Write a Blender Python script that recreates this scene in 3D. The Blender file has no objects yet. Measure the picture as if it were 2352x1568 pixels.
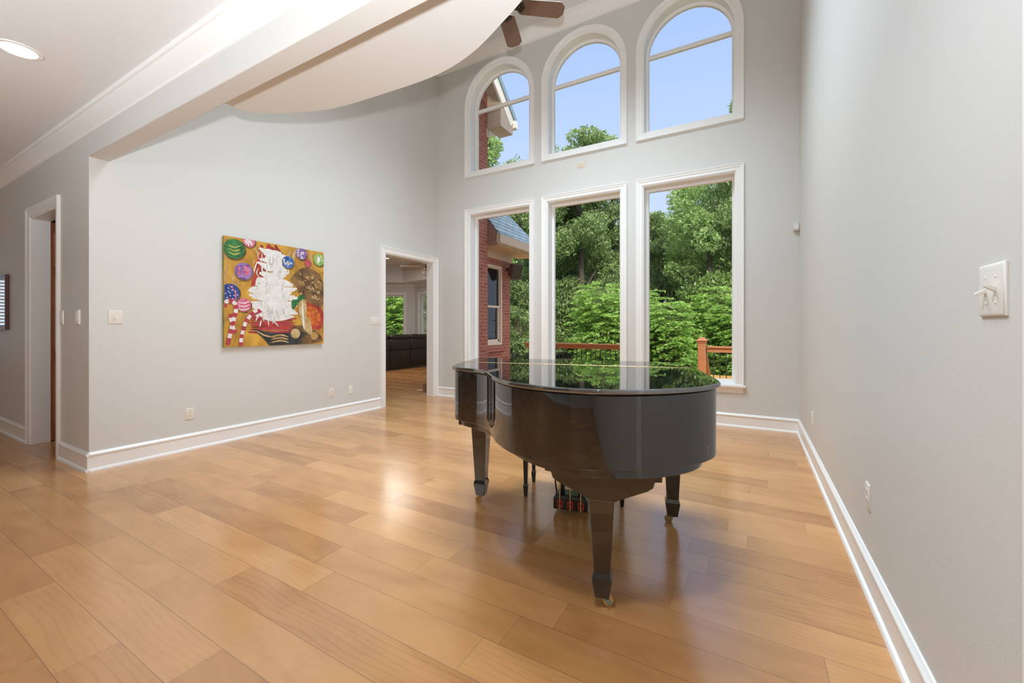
import bpy, bmesh, math, random
import numpy as np
from mathutils import Vector, Matrix
PI = math.pi
R = math.radians
random.seed(7)
SC = bpy.context.scene
COL = SC.collection

# ------------------------------------------------------------------ camera
CAM_Z = 1.25
YAW = 29.8
cd = bpy.data.cameras.new('camera')
cam = bpy.data.objects.new('camera', cd)
COL.objects.link(cam)
cam.location = (0, 0, CAM_Z)
cam.rotation_euler = (R(90), 0, R(YAW))
cd.sensor_width = 36.0
cd.lens = 960.0 / 2352.0 * 36.0
cd.shift_y = -34.0 / 2352.0
cd.clip_start = 0.05
cd.clip_end = 400
SC.camera = cam

# ------------------------------------------------------------------ view / world / lights
SC.view_settings.view_transform = 'Standard'
SC.view_settings.look = 'None'
SC.view_settings.gamma = 1.0
SC.view_settings.exposure = 0.0
SC.view_settings.use_curve_mapping = False
SC.cycles.use_denoising = True
SC.cycles.max_bounces = 10
SC.cycles.diffuse_bounces = 6
SC.cycles.glossy_bounces = 5
SC.cycles.transparent_max_bounces = 24
SC.cycles.sample_clamp_indirect = 1.6
SC.cycles.caustics_reflective = False
SC.cycles.caustics_refractive = False

wd = bpy.data.worlds.new('sky')
SC.world = wd
wd.use_nodes = True
nt = wd.node_tree
bg = nt.nodes['Background']
tc = nt.nodes.new('ShaderNodeTexCoord')
sp = nt.nodes.new('ShaderNodeSeparateXYZ')
rp = nt.nodes.new('ShaderNodeValToRGB')
nt.links.new(tc.outputs['Generated'], sp.inputs[0])
nt.links.new(sp.outputs['Z'], rp.inputs[0])
nt.links.new(rp.outputs[0], bg.inputs[0])
# blue low in the sky, brightness added out of view to light the room from about 40 degrees up (values above 1 by the strength ramp)
rp.color_ramp.elements[0].position = 0.0
rp.color_ramp.elements[0].color = (.68, .80, 1.0, 1)
rp.color_ramp.elements[1].position = 1.0
rp.color_ramp.elements[1].color = (.90, .95, 1.0, 1)
e = rp.color_ramp.elements.new(.35); e.color = (.54, .69, 1.0, 1)
e = rp.color_ramp.elements.new(.59); e.color = (.40, .57, 1.0, 1)
e = rp.color_ramp.elements.new(.74); e.color = (.88, .94, 1.0, 1)
mr_ = nt.nodes.new('ShaderNodeMapRange')
mr_.interpolation_type = 'SMOOTHSTEP'
mr_.inputs['From Min'].default_value = .60
mr_.inputs['From Max'].default_value = .78
mr_.inputs['To Min'].default_value = 1.08
mr_.inputs['To Max'].default_value = 4.2
nt.links.new(sp.outputs['Z'], mr_.inputs['Value'])
nt.links.new(mr_.outputs[0], bg.inputs[1])


def lamp(name, kind, loc, energy, color=(1, 1, 1), aim=None, **kw):
    l = bpy.data.lights.new(name, kind)
    l.energy = energy
    l.color = color
    for k, v in kw.items():
        setattr(l, k, v)
    o = bpy.data.objects.new(name, l)
    COL.objects.link(o)
    o.location = loc
    if aim is not None:
        o.rotation_euler = Vector(aim).to_track_quat('-Z', 'Y').to_euler()
    return o

WARM = (1.0, .97, .93)
lamp('sun', 'SUN', (0, 0, 20), 5.2, (1, .96, .88), aim=(-.42, .76, -.55), angle=R(14))
lamp('flash_lamp', 'SPOT', (0, 0, 1.506), 425, (.90, .955, 1), aim=(-.66, .52, .58),
     spot_size=R(122), spot_blend=.9, shadow_soft_size=.035)
lamp('great_room_fill', 'AREA', (-1.8, 3.4, 5.85), 172, (.76, .90, 1), aim=(0, 0, -1), shape='RECTANGLE', size=2.6, size_y=1.8, spread=R(115))  # unseen fill added high up to even out the room, no fixture there
lamp('hall_bounce_fill', 'AREA', (-3.3, -1.9, 1.9), 130, (.80, .91, 1), aim=(0, 0, 1), shape='DISK', size=1.3)  # added upward fill that brightens the hall ceiling; no lamp stands here
lamp('hall_floor_fill', 'SPOT', (-.5, .75, 2.98), 84, (.80, .91, 1), aim=(0, .12, -1), spot_size=R(150), spot_blend=.8, shadow_soft_size=.09)  # added spot with no fixture, lifts the floor at front right
lamp('den_fill', 'AREA', (-8.2, 7.6, 3.1), 70, WARM, aim=(0, 0, -1), shape='RECTANGLE', size=2.0, size_y=2.0)  # fill added to brighten the den, apart from its own fittings

# ------------------------------------------------------------------ materials
def mat(name):
    m = bpy.data.materials.new(name)
    m.use_nodes = True
    return m, m.node_tree, m.node_tree.nodes['Principled BSDF']

def N(nt, kind, **kw):
    n = nt.nodes.new(kind)
    for k, v in kw.items():
        setattr(n, k, v)
    return n

def simple(name, col, rough=.5, metal=0.0, ior=None, noise=0.0, nscale=8.0, bump=0.0, bscale=200.0, stretch=None):
    m, t, b = mat(name)
    b.inputs['Base Color'].default_value = (*col, 1)
    b.inputs['Roughness'].default_value = rough
    b.inputs['Metallic'].default_value = metal
    if ior: b.inputs['IOR'].default_value = ior
    c = N(t, 'ShaderNodeTexCoord')
    src = c.outputs['Object']
    if stretch:
        mp = N(t, 'ShaderNodeMapping'); mp.inputs['Scale'].default_value = stretch
        t.links.new(src, mp.inputs[0]); src = mp.outputs[0]
    if noise:
        n = N(t, 'ShaderNodeTexNoise'); n.inputs['Scale'].default_value = nscale; n.inputs['Detail'].default_value = 5
        t.links.new(src, n.inputs['Vector'])
        mx = N(t, 'ShaderNodeMix', data_type='RGBA')
        mx.inputs['A'].default_value = (*[x * (1 - noise) for x in col], 1)
        mx.inputs['B'].default_value = (*[min(1, x * (1 + noise)) for x in col], 1)
        t.links.new(n.outputs['Fac'], mx.inputs['Factor'])
        t.links.new(mx.outputs['Result'], b.inputs['Base Color'])
    if bump:
        n2 = N(t, 'ShaderNodeTexNoise'); n2.inputs['Scale'].default_value = bscale; n2.inputs['Detail'].default_value = 3
        t.links.new(src, n2.inputs['Vector'])
        bp = N(t, 'ShaderNodeBump'); bp.inputs['Strength'].default_value = bump; bp.inputs['Distance'].default_value = .002
        t.links.new(n2.outputs['Fac'], bp.inputs['Height'])
        t.links.new(bp.outputs[0], b.inputs['Normal'])
    return m

M = {}
M['wall'] = simple('wall_paint', (.675, .665, .64), .55, bump=.25, bscale=130)
M['ceil'] = simple('ceiling_paint', (.79, .80, .805), .7, bump=.6, bscale=90)
M['trim'] = simple('trim_paint', (.90, .89, .875), .32)
M['lacquer'] = simple('black_lacquer', (.004, .004, .0045), .03, ior=1.9)
M['lid'] = simple('black_lacquer_top', (.004, .004, .0045), .02, ior=3.2)
M['satin'] = simple('black_satin', (.008, .007, .007), .22, ior=1.6, bump=.05, bscale=400)
M['brass'] = simple('brass', (.72, .52, .26), .28, 1.0, noise=.15, nscale=40)
M['aged'] = simple('aged_brass', (.42, .34, .20), .4, 1.0, noise=.35, nscale=60)
M['verdigris'] = simple('verdigris', (.20, .34, .32), .65, 0.0, noise=.4, nscale=80)
M['felt'] = simple('red_felt', (.50, .035, .03), .9)
M['plate'] = simple('switch_plastic', (.84, .81, .77), .3)
M['beige'] = simple('beige_plastic', (.72, .60, .49), .4)
M['cream'] = simple('cream_plastic', (.80, .735, .665), .35)
M['slot'] = simple('dark_slot', (.05, .045, .04), .6)
M['ivory'] = simple('ivory', (.80, .77, .68), .3)
M['leather'] = simple('black_leather', (.018, .016, .016), .38, bump=.35, bscale=120)
M['iron'] = simple('black_iron', (.012, .011, .010), .45)
M['bronze'] = simple('bronze_metal', (.035, .026, .02), .4, .6)
M['bladewood'] = simple('blade_wood', (.15, .085, .055), .5, noise=.5, nscale=60)
M['cedar'] = simple('cedar', (.30, .115, .042), .55, noise=.25, nscale=6, stretch=(1, 8, 8))
M['deckw'] = simple('deck_boards', (.16, .09, .05), .7, noise=.25, nscale=6)
M['walnut'] = simple('stained_wood', (.24, .075, .022), .32, noise=.45, nscale=7, stretch=(14, 14, 1.2))
M['darkwood'] = simple('dark_frame_wood', (.085, .025, .016), .35, noise=.3, nscale=20)
M['card'] = simple('cardboard', (.24, .13, .075), .8)
M['cardp'] = simple('cardboard_edge', (.62, .46, .36), .8)
M['fascia'] = simple('painted_fascia', (.50, .38, .29), .6)
M['fasciab'] = simple('brown_fascia', (.25, .135, .10), .6)
M['winframe'] = simple('exterior_window_frame', (.62, .52, .43), .5)
M['blind'] = simple('blind_slat', (.78, .76, .70), .5)
M['gutter'] = simple('white_gutter', (.72, .66, .58), .4)
M['tan'] = simple('tan_gutter', (.44, .33, .24), .45)
M['slate'] = simple('slate_edge', (.19, .26, .31), .8, noise=.2, nscale=30)
M['stone'] = simple('roof_trim', (.6, .58, .55), .6)
M['dark'] = simple('unlit_room_sheet', (.02, .022, .02), .8)
M['bark'] = simple('bark', (.075, .055, .04), .9, noise=.4, nscale=14)
M['frost'] = simple('frosted_glass_shade', (.82, .80, .76), .35)

def lens_mat():
    m, t, b = mat('lamp_lens')
    b.inputs['Base Color'].default_value = (1, 1, 1, 1)
    b.inputs['Emission Color'].default_value = (1, .95, .88, 1)
    b.inputs['Emission Strength'].default_value = 3.0
    return m
M['lens'] = lens_mat()

def glass_mat(name, tint, f0, rough=0.0):
    m = bpy.data.materials.new(name); m.use_nodes = True
    t = m.node_tree; t.nodes.clear()
    o = N(t, 'ShaderNodeOutputMaterial'); mx = N(t, 'ShaderNodeMixShader')
    tr = N(t, 'ShaderNodeBsdfTransparent'); gl = N(t, 'ShaderNodeBsdfGlossy')
    fr = N(t, 'ShaderNodeFresnel'); fr.inputs['IOR'].default_value = f0
    tr.inputs[0].default_value = (*tint, 1); gl.inputs['Roughness'].default_value = rough
    t.links.new(fr.outputs[0], mx.inputs[0]); t.links.new(tr.outputs[0], mx.inputs[1])
    t.links.new(gl.outputs[0], mx.inputs[2]); t.links.new(mx.outputs[0], o.inputs[0])
    return m
M['glass'] = glass_mat('window_glass', (.99, .995, .99), 1.16)
M['darkglass'] = glass_mat('coated_glass', (.35, .40, .36), 1.7)
def mirror_mat():
    m, t, b = mat('mirror'); b.inputs['Base Color'].default_value = (.9, .9, .9, 1)
    b.inputs['Metallic'].default_value = 1; b.inputs['Roughness'].default_value = .01
    return m
M['mirror'] = mirror_mat()

def math_n(t, op, a, b=None):
    n = N(t, 'ShaderNodeMath', operation=op)
    for i, v in enumerate((a, b)):
        if v is None: continue
        if isinstance(v, (int, float)): n.inputs[i].default_value = v
        else: t.links.new(v, n.inputs[i])
    return n.outputs[0]

def floor_mat():
    m, t, b = mat('plank_floor')
    c = N(t, 'ShaderNodeTexCoord'); s = N(t, 'ShaderNodeSeparateXYZ')
    t.links.new(c.outputs['Object'], s.inputs[0])
    x, y = s.outputs['X'], s.outputs['Y']
    W, L = .184, 1.15
    v = math_n(t, 'DIVIDE', math_n(t, 'SUBTRACT', y, .85 - 10 * .184), W)
    row = math_n(t, 'FLOOR', v)
    fy = math_n(t, 'SUBTRACT', v, row)
    wn = N(t, 'ShaderNodeTexWhiteNoise', noise_dimensions='1D'); t.links.new(row, wn.inputs['W'])
    u = math_n(t, 'ADD', math_n(t, 'DIVIDE', x, L), math_n(t, 'MULTIPLY', wn.outputs['Value'], 7.3))
    # uneven board lengths: bend the coordinate along the row
    u = math_n(t, 'ADD', u, math_n(t, 'MULTIPLY', math_n(t, 'SINE', math_n(t, 'MULTIPLY', u, 2.4)), .22))
    ci = math_n(t, 'FLOOR', u)
    fx = math_n(t, 'SUBTRACT', u, ci)
    cv = N(t, 'ShaderNodeCombineXYZ'); t.links.new(row, cv.inputs[0]); t.links.new(ci, cv.inputs[1])
    w2 = N(t, 'ShaderNodeTexWhiteNoise', noise_dimensions='2D'); t.links.new(cv.outputs[0], w2.inputs['Vector'])
    rnd = w2.outputs['Value']
    # grain coordinates shifted per board
    g = N(t, 'ShaderNodeCombineXYZ')
    t.links.new(math_n(t, 'ADD', math_n(t, 'MULTIPLY', x, 1.0), math_n(t, 'MULTIPLY', rnd, 31.0)), g.inputs[0])
    t.links.new(math_n(t, 'ADD', math_n(t, 'MULTIPLY', y, 3.2), math_n(t, 'MULTIPLY', rnd, 17.0)), g.inputs[1])
    n1 = N(t, 'ShaderNodeTexNoise'); n1.inputs['Scale'].default_value = 2.2; n1.inputs['Detail'].default_value = 6; n1.inputs['Distortion'].default_value = .8
    t.links.new(g.outputs[0], n1.inputs['Vector'])
    g2 = N(t, 'ShaderNodeCombineXYZ')
    t.links.new(math_n(t, 'ADD', math_n(t, 'MULTIPLY', x, 3.4), math_n(t, 'MULTIPLY', rnd, 11.0)), g2.inputs[0])
    t.links.new(math_n(t, 'MULTIPLY', y, 42.0), g2.inputs[1])
    n2 = N(t, 'ShaderNodeTexNoise'); n2.inputs['Scale'].default_value = 3.0; n2.inputs['Detail'].default_value = 4
    t.links.new(g2.outputs[0], n2.inputs['Vector'])
    # cathedral grain: distorted rings
    wv = N(t, 'ShaderNodeTexWave', wave_type='BANDS', bands_direction='Y'); wv.inputs['Scale'].default_value = 3.2
    wv.inputs['Distortion'].default_value = 11.0; wv.inputs['Detail'].default_value = 1.5; wv.inputs['Detail Scale'].default_value = .55
    t.links.new(g.outputs[0], wv.inputs['Vector'])
    # knots
    vo = N(t, 'ShaderNodeTexVoronoi'); vo.inputs['Scale'].default_value = 1.5
    g3 = N(t, 'ShaderNodeCombineXYZ')
    t.links.new(math_n(t, 'ADD', x, math_n(t, 'MULTIPLY', n1.outputs['Fac'], .0)), g3.inputs[0])
    t.links.new(math_n(t, 'MULTIPLY', y, 1.9), g3.inputs[1])
    t.links.new(g3.outputs[0], vo.inputs['Vector'])
    ramp = N(t, 'ShaderNodeValToRGB')
    els = ramp.color_ramp.elements
    els[0].position = 0; els[0].color = (.290, .116, .034, 1)
    els[1].position = 1; els[1].color = (.680, .355, .135, 1)
    e = els.new(.45); e.color = (.500, .238, .083, 1)
    sc = N(t, 'ShaderNodeSeparateColor'); t.links.new(w2.outputs['Color'], sc.inputs[0])
    figured = math_n(t, 'GREATER_THAN', sc.outputs[1], .62)
    knot = math_n(t, 'MAXIMUM', 0.0, math_n(t, 'SUBTRACT', 1.0, math_n(t, 'DIVIDE', vo.outputs['Distance'], .10)))
    tone = math_n(t, 'ADD', math_n(t, 'MULTIPLY', rnd, .46), math_n(t, 'MULTIPLY', n1.outputs['Fac'], .70))
    tone = math_n(t, 'SUBTRACT', tone, .02)
    tone = math_n(t, 'ADD', tone, math_n(t, 'MULTIPLY', math_n(t, 'SUBTRACT', n2.outputs['Fac'], .5), .14))
    tone = math_n(t, 'SUBTRACT', tone, math_n(t, 'MULTIPLY', math_n(t, 'MULTIPLY', math_n(t, 'POWER', wv.outputs['Fac'], 10.0), figured), .15))
    tone = math_n(t, 'SUBTRACT', tone, math_n(t, 'MULTIPLY', math_n(t, 'MULTIPLY', knot, n1.outputs['Fac']), .9))
    t.links.new(tone, ramp.inputs[0])
    # joints
    dy = math_n(t, 'MULTIPLY', math_n(t, 'MINIMUM', fy, math_n(t, 'SUBTRACT', 1.0, fy)), W)
    dx = math_n(t, 'MULTIPLY', math_n(t, 'MINIMUM', fx, math_n(t, 'SUBTRACT', 1.0, fx)), L)
    d = math_n(t, 'MINIMUM', dy, dx)
    gap = math_n(t, 'LESS_THAN', d, .0016)
    mx = N(t, 'ShaderNodeMix', data_type='RGBA')
    t.links.new(math_n(t, 'MULTIPLY', gap, .6), mx.inputs['Factor'])
    t.links.new(ramp.outputs[0], mx.inputs['A']); mx.inputs['B'].default_value = (.16, .08, .04, 1)
    t.links.new(mx.outputs['Result'], b.inputs['Base Color'])
    rr = math_n(t, 'ADD', .17, math_n(t, 'MULTIPLY', n1.outputs['Fac'], .08))
    t.links.new(rr, b.inputs['Roughness'])
    b.inputs['IOR'].default_value = 2.15
    bp = N(t, 'ShaderNodeBump'); bp.inputs['Strength'].default_value = .25; bp.inputs['Distance'].default_value = .001
    hgt = math_n(t, 'MULTIPLY', gap, -1.0)
    t.links.new(hgt, bp.inputs['Height']); t.links.new(bp.outputs[0], b.inputs['Normal'])
    return m
M['floor'] = floor_mat()

def brick_mat(name, ax):
    m, t, b = mat(name)
    c = N(t, 'ShaderNodeTexCoord'); s = N(t, 'ShaderNodeSeparateXYZ'); k = N(t, 'ShaderNodeCombineXYZ')
    t.links.new(c.outputs['Object'], s.inputs[0]); t.links.new(s.outputs[ax], k.inputs[0]); t.links.new(s.outputs['Z'], k.inputs[1])
    br = N(t, 'ShaderNodeTexBrick'); br.inputs['Scale'].default_value = 1.0
    br.inputs['Brick Width'].default_value = .205; br.inputs['Row Height'].default_value = .068
    br.inputs['Mortar Size'].default_value = .0045; br.inputs['Bias'].default_value = 0
    br.inputs['Color1'].default_value = (.25, .062, .037, 1); br.inputs['Color2'].default_value = (.34, .11, .07, 1)
    br.inputs['Mortar'].default_value = (.38, .28, .24, 1)
    t.links.new(k.outputs[0], br.inputs['Vector'])
    n = N(t, 'ShaderNodeTexNoise'); n.inputs['Scale'].default_value = 14; t.links.new(c.outputs['Object'], n.inputs['Vector'])
    mx = N(t, 'ShaderNodeMix', data_type='RGBA', blend_type='MULTIPLY'); mx.inputs['Factor'].default_value = .6
    rp = N(t, 'ShaderNodeValToRGB'); rp.color_ramp.elements[0].color = (.55, .5, .5, 1); rp.color_ramp.elements[1].color = (1.2, 1.2, 1.2, 1)
    t.links.new(n.outputs['Fac'], rp.inputs[0])
    t.links.new(br.outputs['Color'], mx.inputs['A']); t.links.new(rp.outputs[0], mx.inputs['B'])
    t.links.new(mx.outputs['Result'], b.inputs['Base Color']); b.inputs['Roughness'].default_value = .85
    return m
M['brickY'] = brick_mat('brick_side', 'Y')

def shingle_mat():
    m, t, b = mat('roof_shingles')
    c = N(t, 'ShaderNodeTexCoord'); s = N(t, 'ShaderNodeSeparateXYZ'); k = N(t, 'ShaderNodeCombineXYZ')
    t.links.new(c.outputs['Object'], s.inputs[0]); t.links.new(s.outputs['Y'], k.inputs[0]); t.links.new(s.outputs['Z'], k.inputs[1])
    br = N(t, 'ShaderNodeTexBrick'); br.inputs['Scale'].default_value = 1
    br.inputs['Brick Width'].default_value = .3; br.inputs['Row Height'].default_value = .1
    br.inputs['Mortar Size'].default_value = .012; br.inputs['Color1'].default_value = (.16, .22, .27, 1)
    br.inputs['Color2'].default_value = (.27, .34, .39, 1); br.inputs['Mortar'].default_value = (.07, .10, .13, 1)
    t.links.new(k.outputs[0], br.inputs['Vector']); t.links.new(br.outputs['Color'], b.inputs['Base Color'])
    b.inputs['Roughness'].default_value = .9
    return m
M['shingle'] = shingle_mat()

def leaf_mat(name, c0, c1, c2, trans=.35):
    m = bpy.data.materials.new(name); m.use_nodes = True
    t = m.node_tree; t.nodes.clear()
    o = N(t, 'ShaderNodeOutputMaterial'); mx = N(t, 'ShaderNodeMixShader'); mx.inputs[0].default_value = trans
    df = N(t, 'ShaderNodeBsdfPrincipled'); tr = N(t, 'ShaderNodeBsdfTranslucent')
    df.inputs['Roughness'].default_value = .5
    g = N(t, 'ShaderNodeNewGeometry'); rp = N(t, 'ShaderNodeValToRGB')
    rp.color_ramp.elements[0].color = (*c0, 1); rp.color_ramp.elements[1].color = (*c2, 1)
    e = rp.color_ramp.elements.new(.5); e.color = (*c1, 1)
    t.links.new(g.outputs['Random Per Island'], rp.inputs[0])
    t.links.new(rp.outputs[0], df.inputs['Base Color']); t.links.new(rp.outputs[0], tr.inputs[0])
    t.links.new(df.outputs[0], mx.inputs[1]); t.links.new(tr.outputs[0], mx.inputs[2]); t.links.new(mx.outputs[0], o.inputs[0])
    return m
M['leaf_dark'] = leaf_mat('woodland_leaves', (.125, .20, .055), (.215, .31, .095), (.38, .45, .19), .45)
M['leaf_mid'] = leaf_mat('oak_leaves', (.16, .27, .06), (.26, .39, .105), (.42, .50, .20), .45)
M['leaf_bright'] = leaf_mat('shrub_leaves', (.12, .25, .035), (.215, .37, .055), (.37, .49, .12), .45)
M['leaf_dead'] = simple('rust_leaves', (.5, .16, .04), .7)

def lawn_mat():
    m, t, b = mat('lawn_grass')
    c = N(t, 'ShaderNodeTexCoord'); n = N(t, 'ShaderNodeTexNoise'); n.inputs['Scale'].default_value = .9; n.inputs['Detail'].default_value = 8
    t.links.new(c.outputs['Object'], n.inputs['Vector'])
    s = N(t, 'ShaderNodeSeparateXYZ'); t.links.new(c.outputs['Object'], s.inputs[0])
    # mown lawn near the house, leaf litter under the trees
    f = N(t, 'ShaderNodeMapRange'); f.inputs['From Min'].default_value = 28; f.inputs['From Max'].default_value = 32
    t.links.new(math_n(t, 'ADD', s.outputs['Y'], math_n(t, 'MULTIPLY', n.outputs['Fac'], 4.0)), f.inputs['Value'])
    a = N(t, 'ShaderNodeMix', data_type='RGBA'); a.inputs['A'].default_value = (.050, .098, .012, 1); a.inputs['B'].default_value = (.080, .140, .022, 1)
    t.links.new(n.outputs['Fac'], a.inputs['Factor'])
    d = N(t, 'ShaderNodeMix', data_type='RGBA'); d.inputs['A'].default_value = (.022, .030, .007, 1); d.inputs['B'].default_value = (.050, .038, .016, 1)
    t.links.new(n.outputs['Fac'], d.inputs['Factor'])
    mx = N(t, 'ShaderNodeMix', data_type='RGBA')
    t.links.new(f.outputs[0], mx.inputs['Factor']); t.links.new(a.outputs['Result'], mx.inputs['A']); t.links.new(d.outputs['Result'], mx.inputs['B'])
    t.links.new(mx.outputs['Result'], b.inputs['Base Color']); b.inputs['Roughness'].default_value = .9
    return m
M['lawn'] = lawn_mat()

# ------------------------------------------------------------------ mesh helpers
class MB:
    """collects shapes; build() links them as ONE mesh object"""
    def __init__(s):
        s.v = []; s.f = []; s.mi = []
    def add(s, verts, faces, mi=0, mtx=None):
        n = len(s.v)
        s.v += [tuple(mtx @ Vector(p)) if mtx is not None else tuple(p) for p in verts]
        s.f += [tuple(i + n for i in f) for f in faces]
        s.mi += [mi] * len(faces)
        return s
    def box(s, x0, x1, y0, y1, z0, z1, mi=0, mtx=None):
        v = [(x0, y0, z0), (x1, y0, z0), (x1, y1, z0), (x0, y1, z0), (x0, y0, z1), (x1, y0, z1), (x1, y1, z1), (x0, y1, z1)]
        f = [(0, 3, 2, 1), (4, 5, 6, 7), (0, 1, 5, 4), (1, 2, 6, 5), (2, 3, 7, 6), (3, 0, 4, 7)]
        return s.add(v, f, mi, mtx)
    def loft(s, rings, mi=0, closed=True, cap=True, mtx=None):
        n = len(rings[0]); v = [p for r in rings for p in r]; f = []
        for i in range(len(rings) - 1):
            for j in range(n if closed else n - 1):
                a = i * n + j; b = i * n + (j + 1) % n
                f.append((a, b, b + n, a + n))
        if cap:
            f.append(tuple(reversed(range(n)))); f.append(tuple((len(rings) - 1) * n + i for i in range(n)))
        return s.add(v, f, mi, mtx)
    def lathe(s, prof, seg=24, mi=0, mtx=None):
        return s.loft([[(r * math.cos(2 * PI * k / seg), r * math.sin(2 * PI * k / seg), z) for k in range(seg)] for r, z in prof], mi, True, True, mtx)
    def tube(s, pts, r, seg=8, mi=0, mtx=None):
        pts = [Vector(p) for p in pts]; rs = r if isinstance(r, (list, tuple)) else [r] * len(pts)
        rings = []
        for i, p in enumerate(pts):
            d = (pts[min(i + 1, len(pts) - 1)] - pts[max(i - 1, 0)]).normalized()
            a = d.orthogonal().normalized() if i == 0 else (a - d * a.dot(d)).normalized()
            b = d.cross(a)
            rings.append([tuple(p + (a * math.cos(2 * PI * k / seg) + b * math.sin(2 * PI * k / seg)) * rs[i]) for k in range(seg)])
        return s.loft(rings, mi, True, True, mtx)
    def build(s, name, m, parent=None, bevel=0.0, smooth=35, bseg=2):
        me = bpy.data.meshes.new(name)
        me.from_pydata(s.v, [], s.f)
        ms = m if isinstance(m, (list, tuple)) else [m]
        for q in ms: me.materials.append(q)
        if len(ms) > 1: me.polygons.foreach_set('material_index', s.mi)
        bm = bmesh.new(); bm.from_mesh(me); bmesh.ops.recalc_face_normals(bm, faces=bm.faces); bm.to_mesh(me); bm.free()
        if smooth:
            me.polygons.foreach_set('use_smooth', [True] * len(me.polygons))
            me.set_sharp_from_angle(angle=R(smooth))
        me.update()
        o = bpy.data.objects.new(name, me); COL.objects.link(o)
        if parent is not None: o.parent = parent
        if bevel:
            b = o.modifiers.new('bevel', 'BEVEL'); b.width = bevel; b.segments = bseg; b.limit_method = 'ANGLE'; b.angle_limit = R(40)
        return o

def tag(o, label, cat, group=None, kind=None):
    o['label'] = label; o['category'] = cat
    if group: o['group'] = group
    if kind: o['kind'] = kind
    return o
def thing(name, label, cat, loc=(0, 0, 0), rz=0.0, group=None):
    o = bpy.data.objects.new(name, None); COL.objects.link(o)
    o.empty_display_size = .1; o.location = loc; o.rotation_euler = (0, 0, rz)
    return tag(o, label, cat, group)
def struct(o, label=None):
    o['kind'] = 'structure'
    if label: o['label'] = label
    return o
def sroot(name, loc=(0, 0, 0), rz=0.0):
    o = bpy.data.objects.new(name, None); COL.objects.link(o); o.location = loc; o.rotation_euler = (0, 0, rz); o['kind'] = 'structure'
    return o
def dup(root, loc, rz, label=None, scale=None, name=None):
    r = root.copy(); COL.objects.link(r); r.location = loc; r.rotation_euler = (0, 0, rz)
    if scale: r.scale = scale
    if label: r['label'] = label
    for ch in list(root.children):
        c = ch.copy(); COL.objects.link(c); c.parent = r
        for g in ch.children:
            d = g.copy(); COL.objects.link(d); d.parent = c
    return r

def holed_slab(outer, holes, t0, t1, fn):
    """flat slab with openings: 2D loops filled, both faces and all edges. fn(a,b,t)->xyz"""
    bm = bmesh.new(); loops = []
    for lp in [outer] + holes:
        vs = [bm.verts.new((a, b, 0)) for a, b in lp]
        es = [bm.edges.new((vs[i], vs[(i + 1) % len(vs)])) for i in range(len(vs))]
        loops.append(vs)
    bmesh.ops.triangle_fill(bm, use_beauty=True, use_dissolve=False, edges=bm.edges[:])
    bm.verts.index_update()
    v2 = [(v.co.x, v.co.y) for v in bm.verts]; tri = [tuple(v.index for v in f.verts) for f in bm.faces]
    li = [[v.index for v in lp] for lp in loops]; bm.free()
    n = len(v2); mb = MB()
    V = [fn(a, b, t0) for a, b in v2] + [fn(a, b, t1) for a, b in v2]
    F = tri + [tuple(i + n for i in reversed(f)) for f in tri]
    for lp in li:
        for i in range(len(lp)):
            a, b = lp[i], lp[(i + 1) % len(lp)]
            F.append((a, b, b + n, a + n))
    return mb.add(V, F)

def offset_path(pts, d, closed=True):
    """offset a 2D polyline to its right-hand side (outward for counter-clockwise loops)"""
    n = len(pts); out = []
    for i in range(n):
        p = Vector(pts[i])
        a = Vector(pts[i - 1]) if (closed or i > 0) else None
        b = Vector(pts[(i + 1) % n]) if (closed or i < n - 1) else None
        n1 = (p - a).normalized() if a is not None else None
        n2 = (b - p).normalized() if b is not None else None
        n1 = n1 if n1 is not None else n2; n2 = n2 if n2 is not None else n1
        p1 = Vector((n1.y, -n1.x)); p2 = Vector((n2.y, -n2.x))
        m = (p1 + p2).normalized(); k = max(.35, m.dot(p1))
        out.append(tuple(p + m * (d / k)))
    return out

def sweep(mb, path, prof, fn, closed=True, mi=0):
    """moulding: prof = [(outward offset, depth)], a closed loop; fn(a,b,t)->xyz"""
    rings = []
    offs = [offset_path(path, o, closed) for o, d in prof]
    m = len(prof); n = len(path)
    V = [fn(offs[k][i][0], offs[k][i][1], prof[k][1]) for i in range(n) for k in range(m)]
    F = []
    for i in range(n if closed else n - 1):
        j = (i + 1) % n
        for k in range(m):
            q = (k + 1) % m
            F.append((i * m + k, i * m + q, j * m + q, j * m + k))
    if not closed:
        F.append(tuple(range(m))); F.append(tuple((n - 1) * m + k for k in reversed(range(m))))
    mb.add(V, F, mi)
    return mb

def catmull(P, sub=6, closed=False):
    P = [Vector(p) for p in P]; out = []; n = len(P)
    for i in range(n if closed else n - 1):
        p0 = P[(i - 1) % n] if closed or i > 0 else P[0] * 2 - P[1]
        p1 = P[i]; p2 = P[(i + 1) % n]
        p3 = P[(i + 2) % n] if closed or i + 2 < n else P[-1] * 2 - P[-2]
        for k in range(sub):
            t = k / sub
            out.append(tuple(.5 * ((2 * p1) + (p2 - p0) * t + (2 * p0 - 5 * p1 + 4 * p2 - p3) * t * t + (3 * p1 - p0 - 3 * p2 + p3) * t ** 3)))
    if not closed: out.append(tuple(P[-1]))
    return out

cY, sY = math.cos(R(YAW)), math.sin(R(YAW))
def at(u, F, z=0.0):
    """a place on the ground: bearing of photograph column u, distance F ahead"""
    r = (u - 1176) / 960 * F
    return Vector((r * cY - F * sY, r * sY + F * cY, z))

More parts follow.
